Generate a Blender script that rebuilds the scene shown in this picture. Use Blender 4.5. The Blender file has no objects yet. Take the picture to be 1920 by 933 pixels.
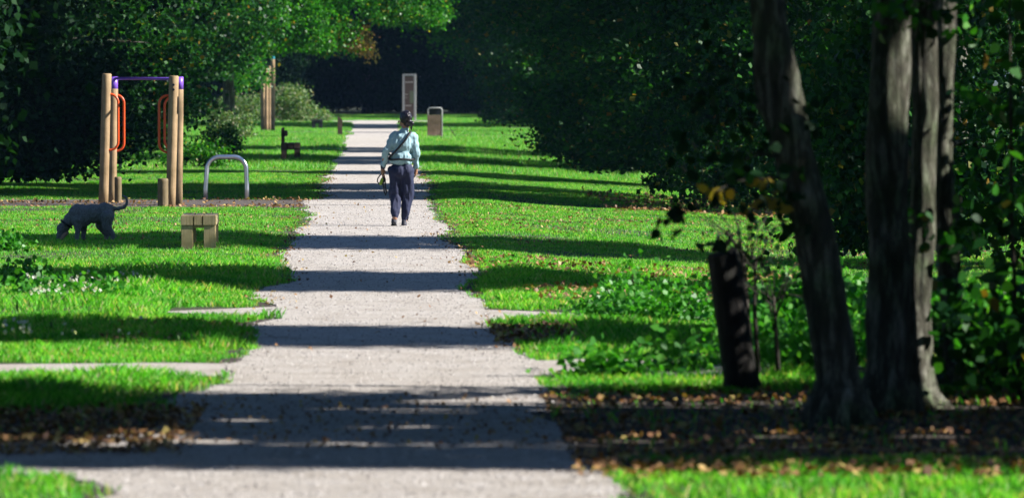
import bpy, bmesh, math, random
import numpy as np
from mathutils import Vector, Matrix, noise as mnoise

R = math.radians
SC = bpy.context.scene
COL = SC.collection

# ------------------------------------------------------------------ camera
F = 10667.0            # focal length in photo pixels (200 mm on a 36 mm sensor)
CAMH = 2.17
cam_d = bpy.data.cameras.new("camera")
cam = bpy.data.objects.new("camera", cam_d)
COL.objects.link(cam)
cam.location = (0, 0, CAMH)
cam_d.sensor_width = 36.0
cam_d.lens = 200.0
cam_d.clip_start = 0.5
cam_d.clip_end = 6000
yaw = math.atan(255.0 / F)
pitch = math.atan(326.5 / F)
cam.rotation_euler = (R(90) - pitch, 0, -yaw)
cam_d.dof.use_dof = True
cam_d.dof.focus_distance = 80.0
cam_d.dof.aperture_fstop = 4.5
SC.camera = cam

# ------------------------------------------------------------------ world + sun
SUN_EL, SUN_BACK = 35.0, 7.0
w = bpy.data.worlds.new("World")
SC.world = w
w.use_nodes = True
nt = w.node_tree
bg = nt.nodes["Background"]
sky = nt.nodes.new("ShaderNodeTexSky")
sky.sky_type = 'NISHITA'
sky.sun_disc = False
sky.sun_elevation = R(SUN_EL)
sky.sun_rotation = R(90 + SUN_BACK)
nt.links.new(sky.outputs[0], bg.inputs[0])
sky.ozone_density = 7.0
sky.dust_density = 0.4
bg.inputs[1].default_value = 0.05
sd = bpy.data.lights.new("sun", 'SUN')
sd.energy = 5.0
sd.angle = R(0.53)
sd.color = (1.0, 0.96, 0.90)
sun = bpy.data.objects.new("sun", sd)
COL.objects.link(sun)
sv = Vector((math.cos(R(SUN_EL)) * math.cos(R(SUN_BACK)), -math.cos(R(SUN_EL)) * math.sin(R(SUN_BACK)), math.sin(R(SUN_EL))))
sun.rotation_euler = sv.to_track_quat('Z', 'Y').to_euler()
sun.location = (30, 0, 40)

SC.view_settings.view_transform = 'Standard'
SC.view_settings.look = 'None'
SC.view_settings.gamma = 1.0
SC.view_settings.use_curve_mapping = False
SC.view_settings.exposure = 1.12
SC.render.engine = 'CYCLES'
cy = SC.cycles
cy.max_bounces = 6
cy.diffuse_bounces = 3
cy.glossy_bounces = 2
cy.transmission_bounces = 3
cy.use_denoising = True
cy.caustics_reflective = False
cy.caustics_refractive = False
cy.sample_clamp_indirect = 4.0

# ------------------------------------------------------------------ helpers
def X_at(px, d):
    return (px - 705.0) * d / F
def Z_at(py, d):
    return CAMH - (py - 140.0) * d / F
def D_at(py):
    return CAMH * F / (py - 140.0)

def tag(o, label=None, cat=None, group=None, kind=None):
    if label: o["label"] = label
    if cat: o["category"] = cat
    if group: o["group"] = group
    if kind: o["kind"] = kind
    return o

def empty(name, loc=(0, 0, 0), rz=0.0):
    o = bpy.data.objects.new(name, None)
    o.empty_display_size = 0.2
    COL.objects.link(o)
    o.location = loc
    o.rotation_euler = (0, 0, rz)
    return o

def link(name, me, mat=None, parent=None):
    o = bpy.data.objects.new(name, me)
    COL.objects.link(o)
    if mat and not me.materials:
        me.materials.append(mat)
    if parent: o.parent = parent
    return o

def copy_tree(o, parent=None):
    c = o.copy()
    COL.objects.link(c)
    c.parent = parent
    for ch in list(o.children):
        copy_tree(ch, c)
    return c

def np_mesh(name, V, k):
    """V (n*k,3): n polygons of k verts, none shared."""
    V = np.asarray(V, dtype=np.float32).reshape(-1, 3)
    nv = len(V); n = nv // k
    me = bpy.data.meshes.new(name)
    me.vertices.add(nv)
    me.vertices.foreach_set("co", V.ravel())
    me.loops.add(nv)
    me.loops.foreach_set("vertex_index", np.arange(nv, dtype=np.int32))
    me.polygons.add(n)
    me.polygons.foreach_set("loop_start", np.arange(0, nv, k, dtype=np.int32))
    me.polygons.foreach_set("loop_total", np.full(n, k, dtype=np.int32))
    me.update(calc_edges=True)
    return me

def smooth(me, flag=True):
    me.polygons.foreach_set("use_smooth", [flag] * len(me.polygons))

def bm_mesh(name, bm, sm=False):
    me = bpy.data.meshes.new(name)
    bmesh.ops.recalc_face_normals(bm, faces=bm.faces)
    bm.to_mesh(me); bm.free()
    if sm: smooth(me)
    return me

def box(bm, c, s, rot=None, bev=0.0):
    m = Matrix.Translation(c)
    if rot is not None: m = m @ rot
    r = bmesh.ops.create_cube(bm, size=1.0, matrix=m @ Matrix.Diagonal((s[0], s[1], s[2], 1)))
    if bev > 0:
        vs = set(r['verts'])
        es = [e for e in bm.edges if e.verts[0] in vs and e.verts[1] in vs]
        bmesh.ops.bevel(bm, geom=es, offset=bev, segments=2, affect='EDGES')

def tube(bm, pts, rads, seg=10, caps=True, jit=0.0, rng=None):
    pts = [Vector(p) for p in pts]
    rings = []
    up = Vector((0.13, 0.97, 0.21)).normalized()
    prev = None
    for i, p in enumerate(pts):
        a = pts[max(i - 1, 0)]; b = pts[min(i + 1, len(pts) - 1)]
        t = (b - a).normalized()
        if prev is None:
            n = t.cross(up)
            if n.length < 0.1: n = t.cross(Vector((1, 0, 0)))
            n.normalize()
        else:
            n = (prev - t * prev.dot(t)).normalized()
        prev = n
        bi = t.cross(n)
        r = rads[i] if hasattr(rads, '__len__') else rads
        ring = []
        for k in range(seg):
            ang = 2 * math.pi * k / seg
            rr = r * (1 + (jit * (rng.random() - .5) if rng else 0))
            ring.append(bm.verts.new(p + n * (math.cos(ang) * rr) + bi * (math.sin(ang) * rr)))
        rings.append(ring)
    for i in range(len(rings) - 1):
        for k in range(seg):
            bm.faces.new((rings[i][k], rings[i][(k + 1) % seg], rings[i + 1][(k + 1) % seg], rings[i + 1][k]))
    if caps:
        bm.faces.new(rings[0][::-1]); bm.faces.new(rings[-1])

# ------------------------------------------------------------------ materials
def newmat(name):
    m = bpy.data.materials.new(name)
    m.use_nodes = True
    return m, m.node_tree, m.node_tree.nodes["Principled BSDF"]

def ramp(nt, stops, src):
    r = nt.nodes.new("ShaderNodeValToRGB")
    e = r.color_ramp.elements
    while len(e) > 1: e.remove(e[-1])
    e[0].position = stops[0][0]; e[0].color = (*stops[0][1], 1)
    for p, c in stops[1:]:
        x = e.new(p); x.color = (*c, 1)
    nt.links.new(src, r.inputs[0])
    return r.outputs[0]

def noise_n(nt, scale, detail=4, rough=0.6, stretch=None, coord='Object'):
    tc = nt.nodes.new("ShaderNodeTexCoord")
    n = nt.nodes.new("ShaderNodeTexNoise")
    n.inputs["Scale"].default_value = scale
    n.inputs["Detail"].default_value = detail
    n.inputs["Roughness"].default_value = rough
    src = tc.outputs[coord]
    if stretch:
        mp = nt.nodes.new("ShaderNodeMapping")
        mp.inputs["Scale"].default_value = stretch
        nt.links.new(src, mp.inputs[0]); src = mp.outputs[0]
    nt.links.new(src, n.inputs["Vector"])
    return n.outputs["Fac"]

def mix(nt, a, b, fac, mode='MIX'):
    m = nt.nodes.new("ShaderNodeMix")
    m.data_type = 'RGBA'; m.blend_type = mode
    for s, i in ((fac, 0), (a, 6), (b, 7)):
        if hasattr(s, 'is_linked'): nt.links.new(s, m.inputs[i])
        elif i == 0: m.inputs[0].default_value = s
        else: m.inputs[i].default_value = (*s, 1)
    return m.outputs[2]

def bump(nt, p, h, strength, dist=0.01):
    b = nt.nodes.new("ShaderNodeBump")
    b.inputs["Strength"].default_value = strength
    b.inputs["Distance"].default_value = dist
    nt.links.new(h, b.inputs["Height"])
    nt.links.new(b.outputs[0], p.inputs["Normal"])

def leaf_mat(name, stops, trans=0.4, rough=0.4, tcol=1.6, spec=0.5, var=None):
    m, nt, p = newmat(name)
    g = nt.nodes.new("ShaderNodeNewGeometry")
    c = ramp(nt, stops, g.outputs["Random Per Island"])
    if var:
        c = mix(nt, c, ramp(nt, [(.35, (.45, .72, .8)), (.52, (1, 1, 1)), (.68, var)], noise_n(nt, 1.1, 5, .75)), 1.0, 'MULTIPLY')
    nt.links.new(c, p.inputs["Base Color"])
    p.inputs["Roughness"].default_value = rough
    p.inputs["Specular IOR Level"].default_value = spec
    t = nt.nodes.new("ShaderNodeBsdfTranslucent")
    tc = mix(nt, c, (tcol, tcol * 1.05, tcol * 0.35), 1.0, 'MULTIPLY')
    nt.links.new(tc, t.inputs[0])
    ms = nt.nodes.new("ShaderNodeMixShader")
    ms.inputs[0].default_value = trans
    out = nt.nodes["Material Output"]
    nt.links.new(p.outputs[0], ms.inputs[1]); nt.links.new(t.outputs[0], ms.inputs[2])
    nt.links.new(ms.outputs[0], out.inputs[0])
    return m

M = {}
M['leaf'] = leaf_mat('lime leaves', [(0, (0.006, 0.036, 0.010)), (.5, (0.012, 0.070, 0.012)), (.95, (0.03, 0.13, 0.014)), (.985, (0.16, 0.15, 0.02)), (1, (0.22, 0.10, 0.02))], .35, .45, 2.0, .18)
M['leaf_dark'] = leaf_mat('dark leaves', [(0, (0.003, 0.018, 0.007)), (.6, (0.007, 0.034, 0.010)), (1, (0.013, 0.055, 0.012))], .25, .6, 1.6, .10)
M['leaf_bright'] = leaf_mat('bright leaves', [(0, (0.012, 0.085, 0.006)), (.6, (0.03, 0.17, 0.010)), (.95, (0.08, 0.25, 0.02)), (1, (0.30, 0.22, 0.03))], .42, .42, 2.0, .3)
M['leaf_autumn'] = leaf_mat('turning leaves', [(0, (0.14, 0.16, 0.04)), (.5, (0.26, 0.20, 0.08)), (1, (0.30, 0.13, 0.06))], .4, .5, 1.6)
M['leaf_yellow'] = leaf_mat('yellow leaves', [(0, (0.28, 0.20, 0.02)), (1, (0.40, 0.32, 0.03))], .4, .5, 1.4)
M['leaf_shrub'] = leaf_mat('shrub leaves', [(0, (0.04, 0.13, 0.02)), (.5, (0.09, 0.20, 0.04)), (.8, (0.20, 0.27, 0.12)), (1, (0.34, 0.31, 0.22))], .35, .6, 1.4)
M['weed'] = leaf_mat('weed leaves', [(0, (0.025, 0.15, 0.012)), (.6, (0.05, 0.25, 0.02)), (1, (0.12, 0.34, 0.05))], .4, .42, 1.7, .35)
M['grass'] = leaf_mat('grass blades', [(0, (0.045, 0.22, 0.016)), (.4, (0.12, 0.47, 0.035)), (.84, (0.22, 0.58, 0.07)), (.90, (0.45, 0.50, 0.20)), (1, (0.55, 0.46, 0.26))], .42, .5, 1.5, .35, (1.6, 1.08, 1.0))
M['petal'] = leaf_mat('white petals', [(0, (0.75, 0.75, 0.7)), (1, (0.8, 0.8, 0.78))], .3, .6, 1.0)
M['litter'] = leaf_mat('fallen leaves', [(0, (0.10, 0.045, 0.022)), (.4, (0.25, 0.12, 0.05)), (.8, (0.42, 0.25, 0.10)), (1, (0.5, 0.40, 0.12))], .2, .6, 1.0)

m, nt, p = newmat('earth'); M['earth'] = m
c = mix(nt, ramp(nt, [(0.3, (0.022, 0.035, 0.010)), (.7, (0.035, 0.06, 0.014))], noise_n(nt, 0.8)),
        ramp(nt, [(.3, (.02, .015, .01)), (.7, (.06, .045, .025))], noise_n(nt, 30)), 0.35)
nt.links.new(c, p.inputs["Base Color"]); p.inputs["Roughness"].default_value = 1
m, nt, p = newmat('bare soil'); M['soil'] = m
c = ramp(nt, [(.3, (.018, .013, .009)), (.6, (.045, .032, .022)), (.8, (.09, .06, .035))], noise_n(nt, 12, 6, .7))
nt.links.new(c, p.inputs["Base Color"]); p.inputs["Roughness"].default_value = 1
m, nt, p = newmat('gravel'); M['gravel'] = m
c1 = ramp(nt, [(.25, (.22, .195, .175)), (.45, (.49, .45, .415)), (.6, (.58, .54, .505)), (.8, (.72, .68, .65))], noise_n(nt, 55, 3, .8))
c2 = ramp(nt, [(.3, (.62, .58, .53)), (.46, (.88, .86, .83)), (.6, (1, 1, 1))], noise_n(nt, 1.6, 8, .75))
c = mix(nt, c1, c2, 1.0, 'MULTIPLY')
nt.links.new(c, p.inputs["Base Color"]); p.inputs["Roughness"].default_value = .95
bump(nt, p, noise_n(nt, 22, 8, .85), 1.0, .022)
m, nt, p = newmat('bark mulch'); M['mulch'] = m
c = ramp(nt, [(.3, (.03, .026, .028)), (.5, (.09, .075, .07)), (.65, (.16, .125, .10)), (.8, (.28, .2, .14))], noise_n(nt, 28, 5, .8))
nt.links.new(c, p.inputs["Base Color"]); p.inputs["Roughness"].default_value = 1
bump(nt, p, noise_n(nt, 30, 4, .7), 1, .02)

def wood_mat(name, dark, mid, light, sc=9.0):
    m, nt, p = newmat(name)
    g = noise_n(nt, sc, 8, .75, (5, 5, .22))
    c = ramp(nt, [(.28, dark), (.5, mid), (.75, light)], g)
    blot = ramp(nt, [(.35, (.55, .56, .46)), (.6, (1, 1, 1))], noise_n(nt, 2.6, 5))
    c = mix(nt, c, blot, 1.0, 'MULTIPLY')
    nt.links.new(c, p.inputs["Base Color"]); p.inputs["Roughness"].default_value = .75
    bump(nt, p, g, .4, .004)
    return m
M['pine'] = wood_mat('treated pine', (.22, .13, .06), (.42, .28, .15), (.52, .37, .21))
M['pine_dark'] = wood_mat('dark pine', (.10, .08, .04), (.22, .16, .08), (.30, .22, .12))  # darker tones of the same pine
M['oak'] = wood_mat('weathered oak', (.34, .25, .12), (.62, .49, .28), (.72, .60, .38))
M['brownwood'] = wood_mat('brown stained timber', (.07, .045, .035), (.14, .09, .065), (.2, .13, .09))
M['blackwood'] = wood_mat('dark recycled plastic timber', (.015, .018, .02), (.03, .033, .035), (.05, .05, .05))
M['binwood'] = wood_mat('bin timber panel', (.13, .08, .05), (.26, .18, .125), (.35, .25, .18))

def bark(name, a, b, cc, sc=6):
    m, nt, p = newmat(name)
    g = noise_n(nt, sc, 8, .7, (3, 3, .6))
    c = ramp(nt, [(.3, a), (.5, b), (.72, cc)], g)
    blotch = ramp(nt, [(.45, (1, 1, 1)), (.62, (.55, .75, .45))], noise_n(nt, 2.5, 4))
    c = mix(nt, c, blotch, 1.0, 'MULTIPLY')
    nt.links.new(c, p.inputs["Base Color"]); p.inputs["Roughness"].default_value = .9
    g2 = noise_n(nt, 14, 5, .8, (2.2, 2.2, .5))
    bump(nt, p, g2, 1, .05)
    return m
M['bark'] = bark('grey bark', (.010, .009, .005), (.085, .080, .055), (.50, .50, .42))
M['bark_stump'] = bark('stump bark with painted shade', (.006, .005, .004), (.018, .015, .012), (.045, .04, .034))  # base colour darkened to stand in for shade on the stump
M['bark_dark'] = bark('dark bark', (.02, .016, .012), (.05, .04, .03), (.09, .075, .06))

def plain(name, col, rough=.5, metal=0.0, nz=0.12, sc=25):
    m, nt, p = newmat(name)
    lo = tuple(x * (1 - nz) for x in col); hi = tuple(min(1, x * (1 + nz)) for x in col)
    nt.links.new(ramp(nt, [(.3, lo), (.7, hi)], noise_n(nt, sc, 4)), p.inputs["Base Color"])
    p.inputs["Roughness"].default_value = rough
    p.inputs["Metallic"].default_value = metal
    return m
M['purple'] = plain('purple powder coat', (.22, .10, .58), .35)
M['orange'] = plain('orange powder coat', (.75, .09, .015), .35)
M['steel'] = plain('brushed stainless steel', (.80, .83, .90), .36, 1.0, .08, 12)
M['galv'] = plain('galvanised steel', (.42, .43, .42), .5, .3, .12)
M['darkmetal'] = plain('dark metal', (.02, .022, .03), .4, .3)
M['panel'] = plain('brown information panel', (.10, .065, .05), .45, 0, .1, 6)
M['text'] = plain('pale lettering', (.5, .46, .42), .6)
M['poster'] = plain('green notice', (.14, .17, .10), .5)
M['skin'] = plain('skin', (.34, .17, .10), .5, 0, .06)
M['hair'] = plain('black hair', (.013, .010, .015), .28, 0, .5, 90)
M['shirt'] = plain('pale blue cotton', (.30, .46, .52), .85, 0, .06, 40)
M['cuff'] = plain('navy cuff', (.02, .025, .05), .8)
M['trouser'] = plain('navy trousers', (.012, .017, .055), .8, 0, .15, 30)
M['black'] = plain('black webbing', (.008, .008, .010), .6)
M['shoe'] = plain('dark trainers', (.035, .035, .05), .7, 0, .3, 60)
M['sole'] = plain('pink soles', (.55, .27, .22), .7)
M['lime'] = plain('lime green bag roll', (.25, .42, .04), .6)
M['coat'] = plain('grey curly coat', (.21, .215, .22), .95, 0, .35, 45)
nt_ = M['coat'].node_tree
bump(nt_, nt_.nodes['Principled BSDF'], noise_n(nt_, 60, 3, .6), 1, .03)
M['muzzle'] = plain('pale muzzle', (.50, .32, .24), .8)
M['teal'] = plain('teal cap', (.03, .30, .33), .4)

# ------------------------------------------------------------------ ground
rng = np.random.default_rng(7)

def vnoise(x, y, s, seed=0):
    """cheap smooth value noise 0..1 for numpy arrays"""
    x = x / s + 100 + seed * 17.3; y = y / s + 100 + seed * 9.1
    xi = np.floor(x).astype(np.int64); yi = np.floor(y).astype(np.int64)
    fx = x - xi; fy = y - yi
    fx = fx * fx * (3 - 2 * fx); fy = fy * fy * (3 - 2 * fy)
    def h(a, b):
        v = (a * 374761393 + b * 668265263 + seed * 1442695) & 0x7fffffff
        v = (v ^ (v >> 13)) * 1274126177 & 0x7fffffff
        return ((v ^ (v >> 16)) & 0xffff) / 65535.0
    return (h(xi, yi) * (1 - fx) + h(xi + 1, yi) * fx) * (1 - fy) + (h(xi, yi + 1) * (1 - fx) + h(xi + 1, yi + 1) * fx) * fy

def left_edge(d):
    e = np.interp(d, [20, 29.2, 30.2, 30.6, 31.0, 33.0, 33.6, 36, 38.5, 40, 47, 60, 75, 92, 93, 98, 99, 200, 272],
                     [-1.35, -1.52, -1.6, -1.85, -2.6, -2.6, -1.6, -1.3, -1.25, -1.08, -1.05, -1.02, -1.02, -1.10, -1.25, -1.25, -1.0, -1.0, -1.05])
    return e + (vnoise(d, d * 0, 4.5, 2) - .5) * .24 + (vnoise(d, d * 0, 2.2, 3) - .5) * .30 + (vnoise(d, d * 0, .5, 4) - .5) * .16
def right_edge(d):
    e = np.interp(d, [20, 30, 31.5, 33, 38, 39, 41, 42.6, 44, 60, 200, 272],
                     [1.18, 1.2, 1.25, 1.15, 1.08, 1.15, 1.08, 1.15, .95, .95, .97, 1.0])
    return e + (vnoise(d, d * 0, 4.5, 1) - .5) * .24 + (vnoise(d, d * 0, 2.2, 5) - .5) * .30 + (vnoise(d, d * 0, .5, 6) - .5) * .16

# side strips: (x0, x1, d0, d1)  gravel strips running off the main path
STRIPS = [(-9, -.8, 40.8, 42.7), (.8, 3.6, 41.0, 43.2), (-1.9, -.8, 50.9, 53.2), (.8, 2.0, 50.0, 52.4),
          (-9, -1.0, 30.85, 32.9), (1.0, 12, 196.5, 199.5), (-9, -1, 163, 167.5), (1.0, 14, 226, 234), (-14, 3, 255, 268)]
PAD = (-12, -1.15, 92.2, 98.6)
PAD2 = (-7, -1.0, 209, 217)

def strip_mesh(x0, x1, d0, d1, amp, seed):
    n = max(8, int((x1 - x0) / .15))
    xs = np.linspace(x0, x1, n)
    lo = d0 + (vnoise(xs, xs * 0, .7, seed) - .5) * amp
    hi = d1 + (vnoise(xs, xs * 0, .7, seed + 1) - .5) * amp
    if x1 - x0 < 5:      # short spur: its outer end runs out in the grass
        k = np.clip(((xs - x0) if x0 < 0 else (x1 - xs)) / 1.1, .04, 1) ** .7
        mid = (lo + hi) / 2
        lo, hi = mid + (lo - mid) * k, mid + (hi - mid) * k
    quads = []
    for i in range(n - 1):
        quads += [(xs[i], lo[i], 0), (xs[i + 1], lo[i + 1], 0), (xs[i + 1], hi[i + 1], 0), (xs[i], hi[i], 0)]
    return np_mesh('strip', quads, 4)

def on_hard(x, d, margin=0.0):
    r = (x > left_edge(d) - margin) & (x < right_edge(d) + margin) & (d < 269)
    for (a, b, c0, c1) in STRIPS + [PAD, PAD2]:
        r |= (x > a) & (x < b) & (d > c0 - margin + (vnoise(x, d, .5, 8) - .5) * .35) & (d < c1 + margin + (vnoise(x, d, .5, 9) - .5) * .35)
    return r

def sstep(x, a, b):
    t = np.clip((x - a) / (b - a), 0, 1)
    return t * t * (3 - 2 * t)
def terrain(x, d):
    x = np.asarray(x, float); d = np.asarray(d, float)
    away = sstep(np.maximum(x - 1.15, -x - 1.2), 0, .8)
    m = np.ones_like(x)
    for (a, b, c0, c1) in STRIPS + [PAD, PAD2]:
        g_ = np.maximum(np.maximum(c0 - d, d - c1) / 1.6, np.maximum(a - x, x - b) / 1.0)
        m = np.minimum(m, sstep(g_, .2, 1.0))
    rel_ = (vnoise(x, d, 1.7, 90) - .5) * .075 + (vnoise(x, d, 4, 91) - .35) * .09
    rel_ = rel_ * sstep(d, 40, 44)
    slope = -np.clip(.062 * (x - 1.5), 0, .28) * sstep(d, 52, 60) * (1 - sstep(d, 168, 190))
    return rel_ * away * m + slope
def T(x, d):
    return float(terrain(np.array([x]), np.array([d]))[0])

def plane(name, x0, x1, y0, y1, z, mat, label=None):
    me = np_mesh(name, [(x0, y0, z), (x1, y0, z), (x1, y1, z), (x0, y1, z)], 4)
    o = link(name, me, mat)
    tag(o, kind='structure')
    return o
gx = np.concatenate([[-2500, -400, -80, -30], np.arange(-14, 16.01, .25), [30, 80, 400, 2500]])
gy = np.concatenate([[-300, -60, 0], np.arange(20, 310, .4), [340, 400, 700, 5000]])
GX, GY = np.meshgrid(gx, gy, indexing='ij')
GZ = terrain(GX.ravel(), GY.ravel()).reshape(GX.shape)
G3 = np.stack([GX, GY, GZ], 2)
Q = np.stack([G3[:-1, :-1], G3[1:, :-1], G3[1:, 1:], G3[:-1, 1:]], 2)
gme = np_mesh('ground', Q, 4)
tag(link('ground', gme, M['earth']), kind='structure')
ds = np.linspace(5, 269, 2400)
le, ri = left_edge(ds), right_edge(ds)
V = np.zeros((len(ds) - 1, 4, 3))
V[:, 0, 0] = le[:-1]; V[:, 0, 1] = ds[:-1]
V[:, 1, 0] = ri[:-1]; V[:, 1, 1] = ds[:-1]
V[:, 2, 0] = ri[1:]; V[:, 2, 1] = ds[1:]
V[:, 3, 0] = le[1:]; V[:, 3, 1] = ds[1:]
V[:, :, 2] = 0.016
tag(link('gravel_path', np_mesh('gravel_path', V, 4), M['gravel']), kind='structure')
for i, (a, b, c0, c1) in enumerate(STRIPS):
    o = link('side_path', strip_mesh(a, b, c0, c1, .3, 20 + i), M['gravel'])
    o.location.z = 0.008
    tag(o, kind='structure')
for q in (PAD, PAD2):
    o = link('mulch_bed', strip_mesh(*q, .5, 40), M['mulch'])
    o.location.z = 0.012
    tag(o, kind='structure')
V2 = V.copy(); V2[:, 0, 0] -= .22; V2[:, 3, 0] -= .22; V2[:, 1, 0] += .22; V2[:, 2, 0] += .22; V2[:, :, 2] = .007
tag(link('path_verge', np_mesh('path_verge', V2, 4), M['soil']), kind='structure')
# bare soil under the near trees on the right, and on the left by the near crossing
for i, q in enumerate([(1.0, 9, 31.4, 38.6), (-9, -1.1, 32.7, 36.6)]):
    o = link('bare_soil', strip_mesh(*q, .6, 60 + 3 * i), M['soil'])
    o.location.z = 0.004
    tag(o, kind='structure')

# ------------------------------------------------------------------ grass
def grass_zone(n_per, d0, d1, xl, xr, h0, h1, wd, seed, bend=True):
    rg = np.random.default_rng(seed)
    area = (d1 - d0) * (xr - xl)
    n = int(area * n_per)
    x = rg.uniform(xl, xr, n); d = rg.uniform(d0, d1, n)
    # keep to what the view and a step to the side could show
    k = (x > -0.075 * d - 1.5) & (x < 0.125 * d + 1.5)
    x, d = x[k], d[k]
    hard = on_hard(x, d, -0.02 + 0.0)
    soft = vnoise(x, d, .18, 11)
    edge = on_hard(x, d, 0.16) & (soft < .62)
    keep = ~hard & ~edge
    # bare, shaded soil under the near trees
    bare = (x > .9) & (d > 31.7) & (d < 38.4 + (vnoise(x, d, .8, 12) - .5) * 1.2)
    bare |= (x < -1.0) & (x > -4.2 + vnoise(x, d, .8, 10)) & (d > 32.7) & (d < 36.0 + vnoise(x, d, .6, 13))
    bare |= (x < -1.0) & (x > -1.75 + (vnoise(x, d, .5, 17) - .5) * .8) & (d > 45.3) & (d < 48.8) & (vnoise(x, d, .3, 18) > .4)
    bare |= (x > .9) & (x < 1.7) & (d > 45.5) & (d < 48.5)
    keep &= ~(bare & (rg.random(len(x)) < .97))
    # thin patches
    thin = vnoise(x, d, 1.3, 14)
    keep &= ~((thin < .3) & (rg.random(len(x)) < .65))
    x, d = x[keep], d[keep]
    n = len(x)
    hn = vnoise(x, d, .35, 15) * .45 + vnoise(x, d, 1.4, 16) * .55
    h = (h0 + (h1 - h0) * 1.35 * hn ** 1.8) * rg.uniform(.6, 1.25, n)
    ang = rg.uniform(0, 2 * math.pi, n)
    lean = rg.uniform(.1, .75, n) * h
    lx, ly = np.cos(ang) * lean, np.sin(ang) * lean
    ori = rg.uniform(0, math.pi, n)
    wx, wy = np.cos(ori) * wd * .5, np.sin(ori) * wd * .5
    zb = terrain(x, d)
    if bend:
        h = h + zb
        V = np.zeros((n, 4, 3), np.float32)
        V[:, 0] = np.stack([x - wx, d - wy, zb], 1)
        V[:, 1] = np.stack([x + wx, d + wy, zb], 1)
        V[:, 2] = np.stack([x + lx, d + ly, h], 1)
        V[:, 3] = np.stack([x - wx * .8 + lx * .3, d - wy * .8 + ly * .3, zb + (h - zb) * .6], 1)
        return V, 4
    V = np.zeros((n, 3, 3), np.float32)
    V[:, 0] = np.stack([x - wx, d - wy, zb], 1)
    V[:, 1] = np.stack([x + wx, d + wy, zb], 1)
    V[:, 2] = np.stack([x + lx, d + ly, h + zb], 1)
    return V, 3
for args in ((1700, 27, 66, -7, 10, .03, .12, .008, 1), (900, 66, 130, -11, 12, .015, .06, .010, 2), (260, 130, 300, -14, 16, .05, .16, .02, 3, False)):
    V, k = grass_zone(*args)
    print('grass', V.shape)
    tag(link('grass', np_mesh('grass', V, k), M['grass']),
        {1: 'bright green lawn grass beside the near half of the path', 2: 'lawn grass around the benches and exercise posts', 3: 'distant lawn grass at the far end of the path'}[args[8]],
        'grass', kind='stuff')

me_h = bpy.data.meshes.new('haze')
bm = bmesh.new(); box(bm, (0, 2350, 8.5), (5400, 5500, 21)); me_h = bm_mesh('haze', bm)
m = bpy.data.materials.new('thin haze'); m.use_nodes = True; nt = m.node_tree; nt.nodes.remove(nt.nodes['Principled BSDF'])
pv = nt.nodes.new('ShaderNodeVolumePrincipled'); pv.inputs['Color'].default_value = (.32, .58, 1, 1); pv.inputs['Density'].default_value = .000085
nt.links.new(pv.outputs[0], nt.nodes['Material Output'].inputs['Volume'])
tag(link('haze', me_h, m), 'thin blue haze of the air under the trees', 'haze', kind='stuff')
# ------------------------------------------------------------------ leaves
def rand_dirs(rg, n):
    v = rg.normal(size=(n, 3)); v /= np.linalg.norm(v, axis=1)[:, None]
    return v
def leaf_quads(P, size, rg, six=False, up=.5, droop=.5):
    n = len(P)
    d = rand_dirs(rg, n); d[:, 2] -= droop
    d /= np.linalg.norm(d, axis=1)[:, None]
    nn = rand_dirs(rg, n); nn[:, 2] += up
    s = np.cross(d, nn); s /= np.linalg.norm(s, axis=1)[:, None] + 1e-9
    nn = np.cross(s, d)
    L = size[:, None]
    W = L * rg.uniform(.36, .48, n)[:, None]
    fold = L * rg.uniform(.02, .14, n)[:, None]
    if not six:
        V = np.stack([P, P + d * L * .4 + s * W + nn * fold, P + d * L, P + d * L * .4 - s * W + nn * fold], 1)
        return V, 4
    V = np.stack([P, P + d * L * .18 + s * W * .8 + nn * fold, P + d * L * .55 + s * W * .85 + nn * fold, P + d * L * 1.05,
                  P + d * L * .55 - s * W * .85 + nn * fold, P + d * L * .18 - s * W * .8 + nn * fold], 1)
    return V, 6

def crown_points(rg, Rr, H, zbot, n_clump, n_leaf, zlo, zhi, sig):
    """clumps inside a tree-shaped volume between zlo and zhi"""
    z = rg.uniform(zlo, zhi, n_clump)
    t = np.clip((z - zbot) / (H - zbot), 0, 1)
    prof = np.interp(t, [0, .05, .2, .45, .7, .88, 1], [.70, .88, 1.0, 1.0, .84, .52, .1])
    a = rg.uniform(0, 2 * math.pi, n_clump)
    lob = 1 + .13 * np.sin(3 * a + z * .9) + .09 * np.sin(5 * a - z * 1.7)
    r = Rr * prof * lob * rg.uniform(.12, 1, n_clump) ** .38 * .93
    C = np.stack([r * np.cos(a), r * np.sin(a), z], 1)
    idx = rg.integers(0, n_clump, n_leaf)
    cs = rg.uniform(.55, 1.3, n_clump)[idx][:, None]
    off = rg.normal(size=(n_leaf, 3)) * np.array([sig, sig, sig * .62]) * cs
    # sprays droop away from the trunk
    rad = np.hypot(off[:, 0], off[:, 1])
    off[:, 2] -= rad * .45
    P = C[idx] + off
    return P, C

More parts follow.
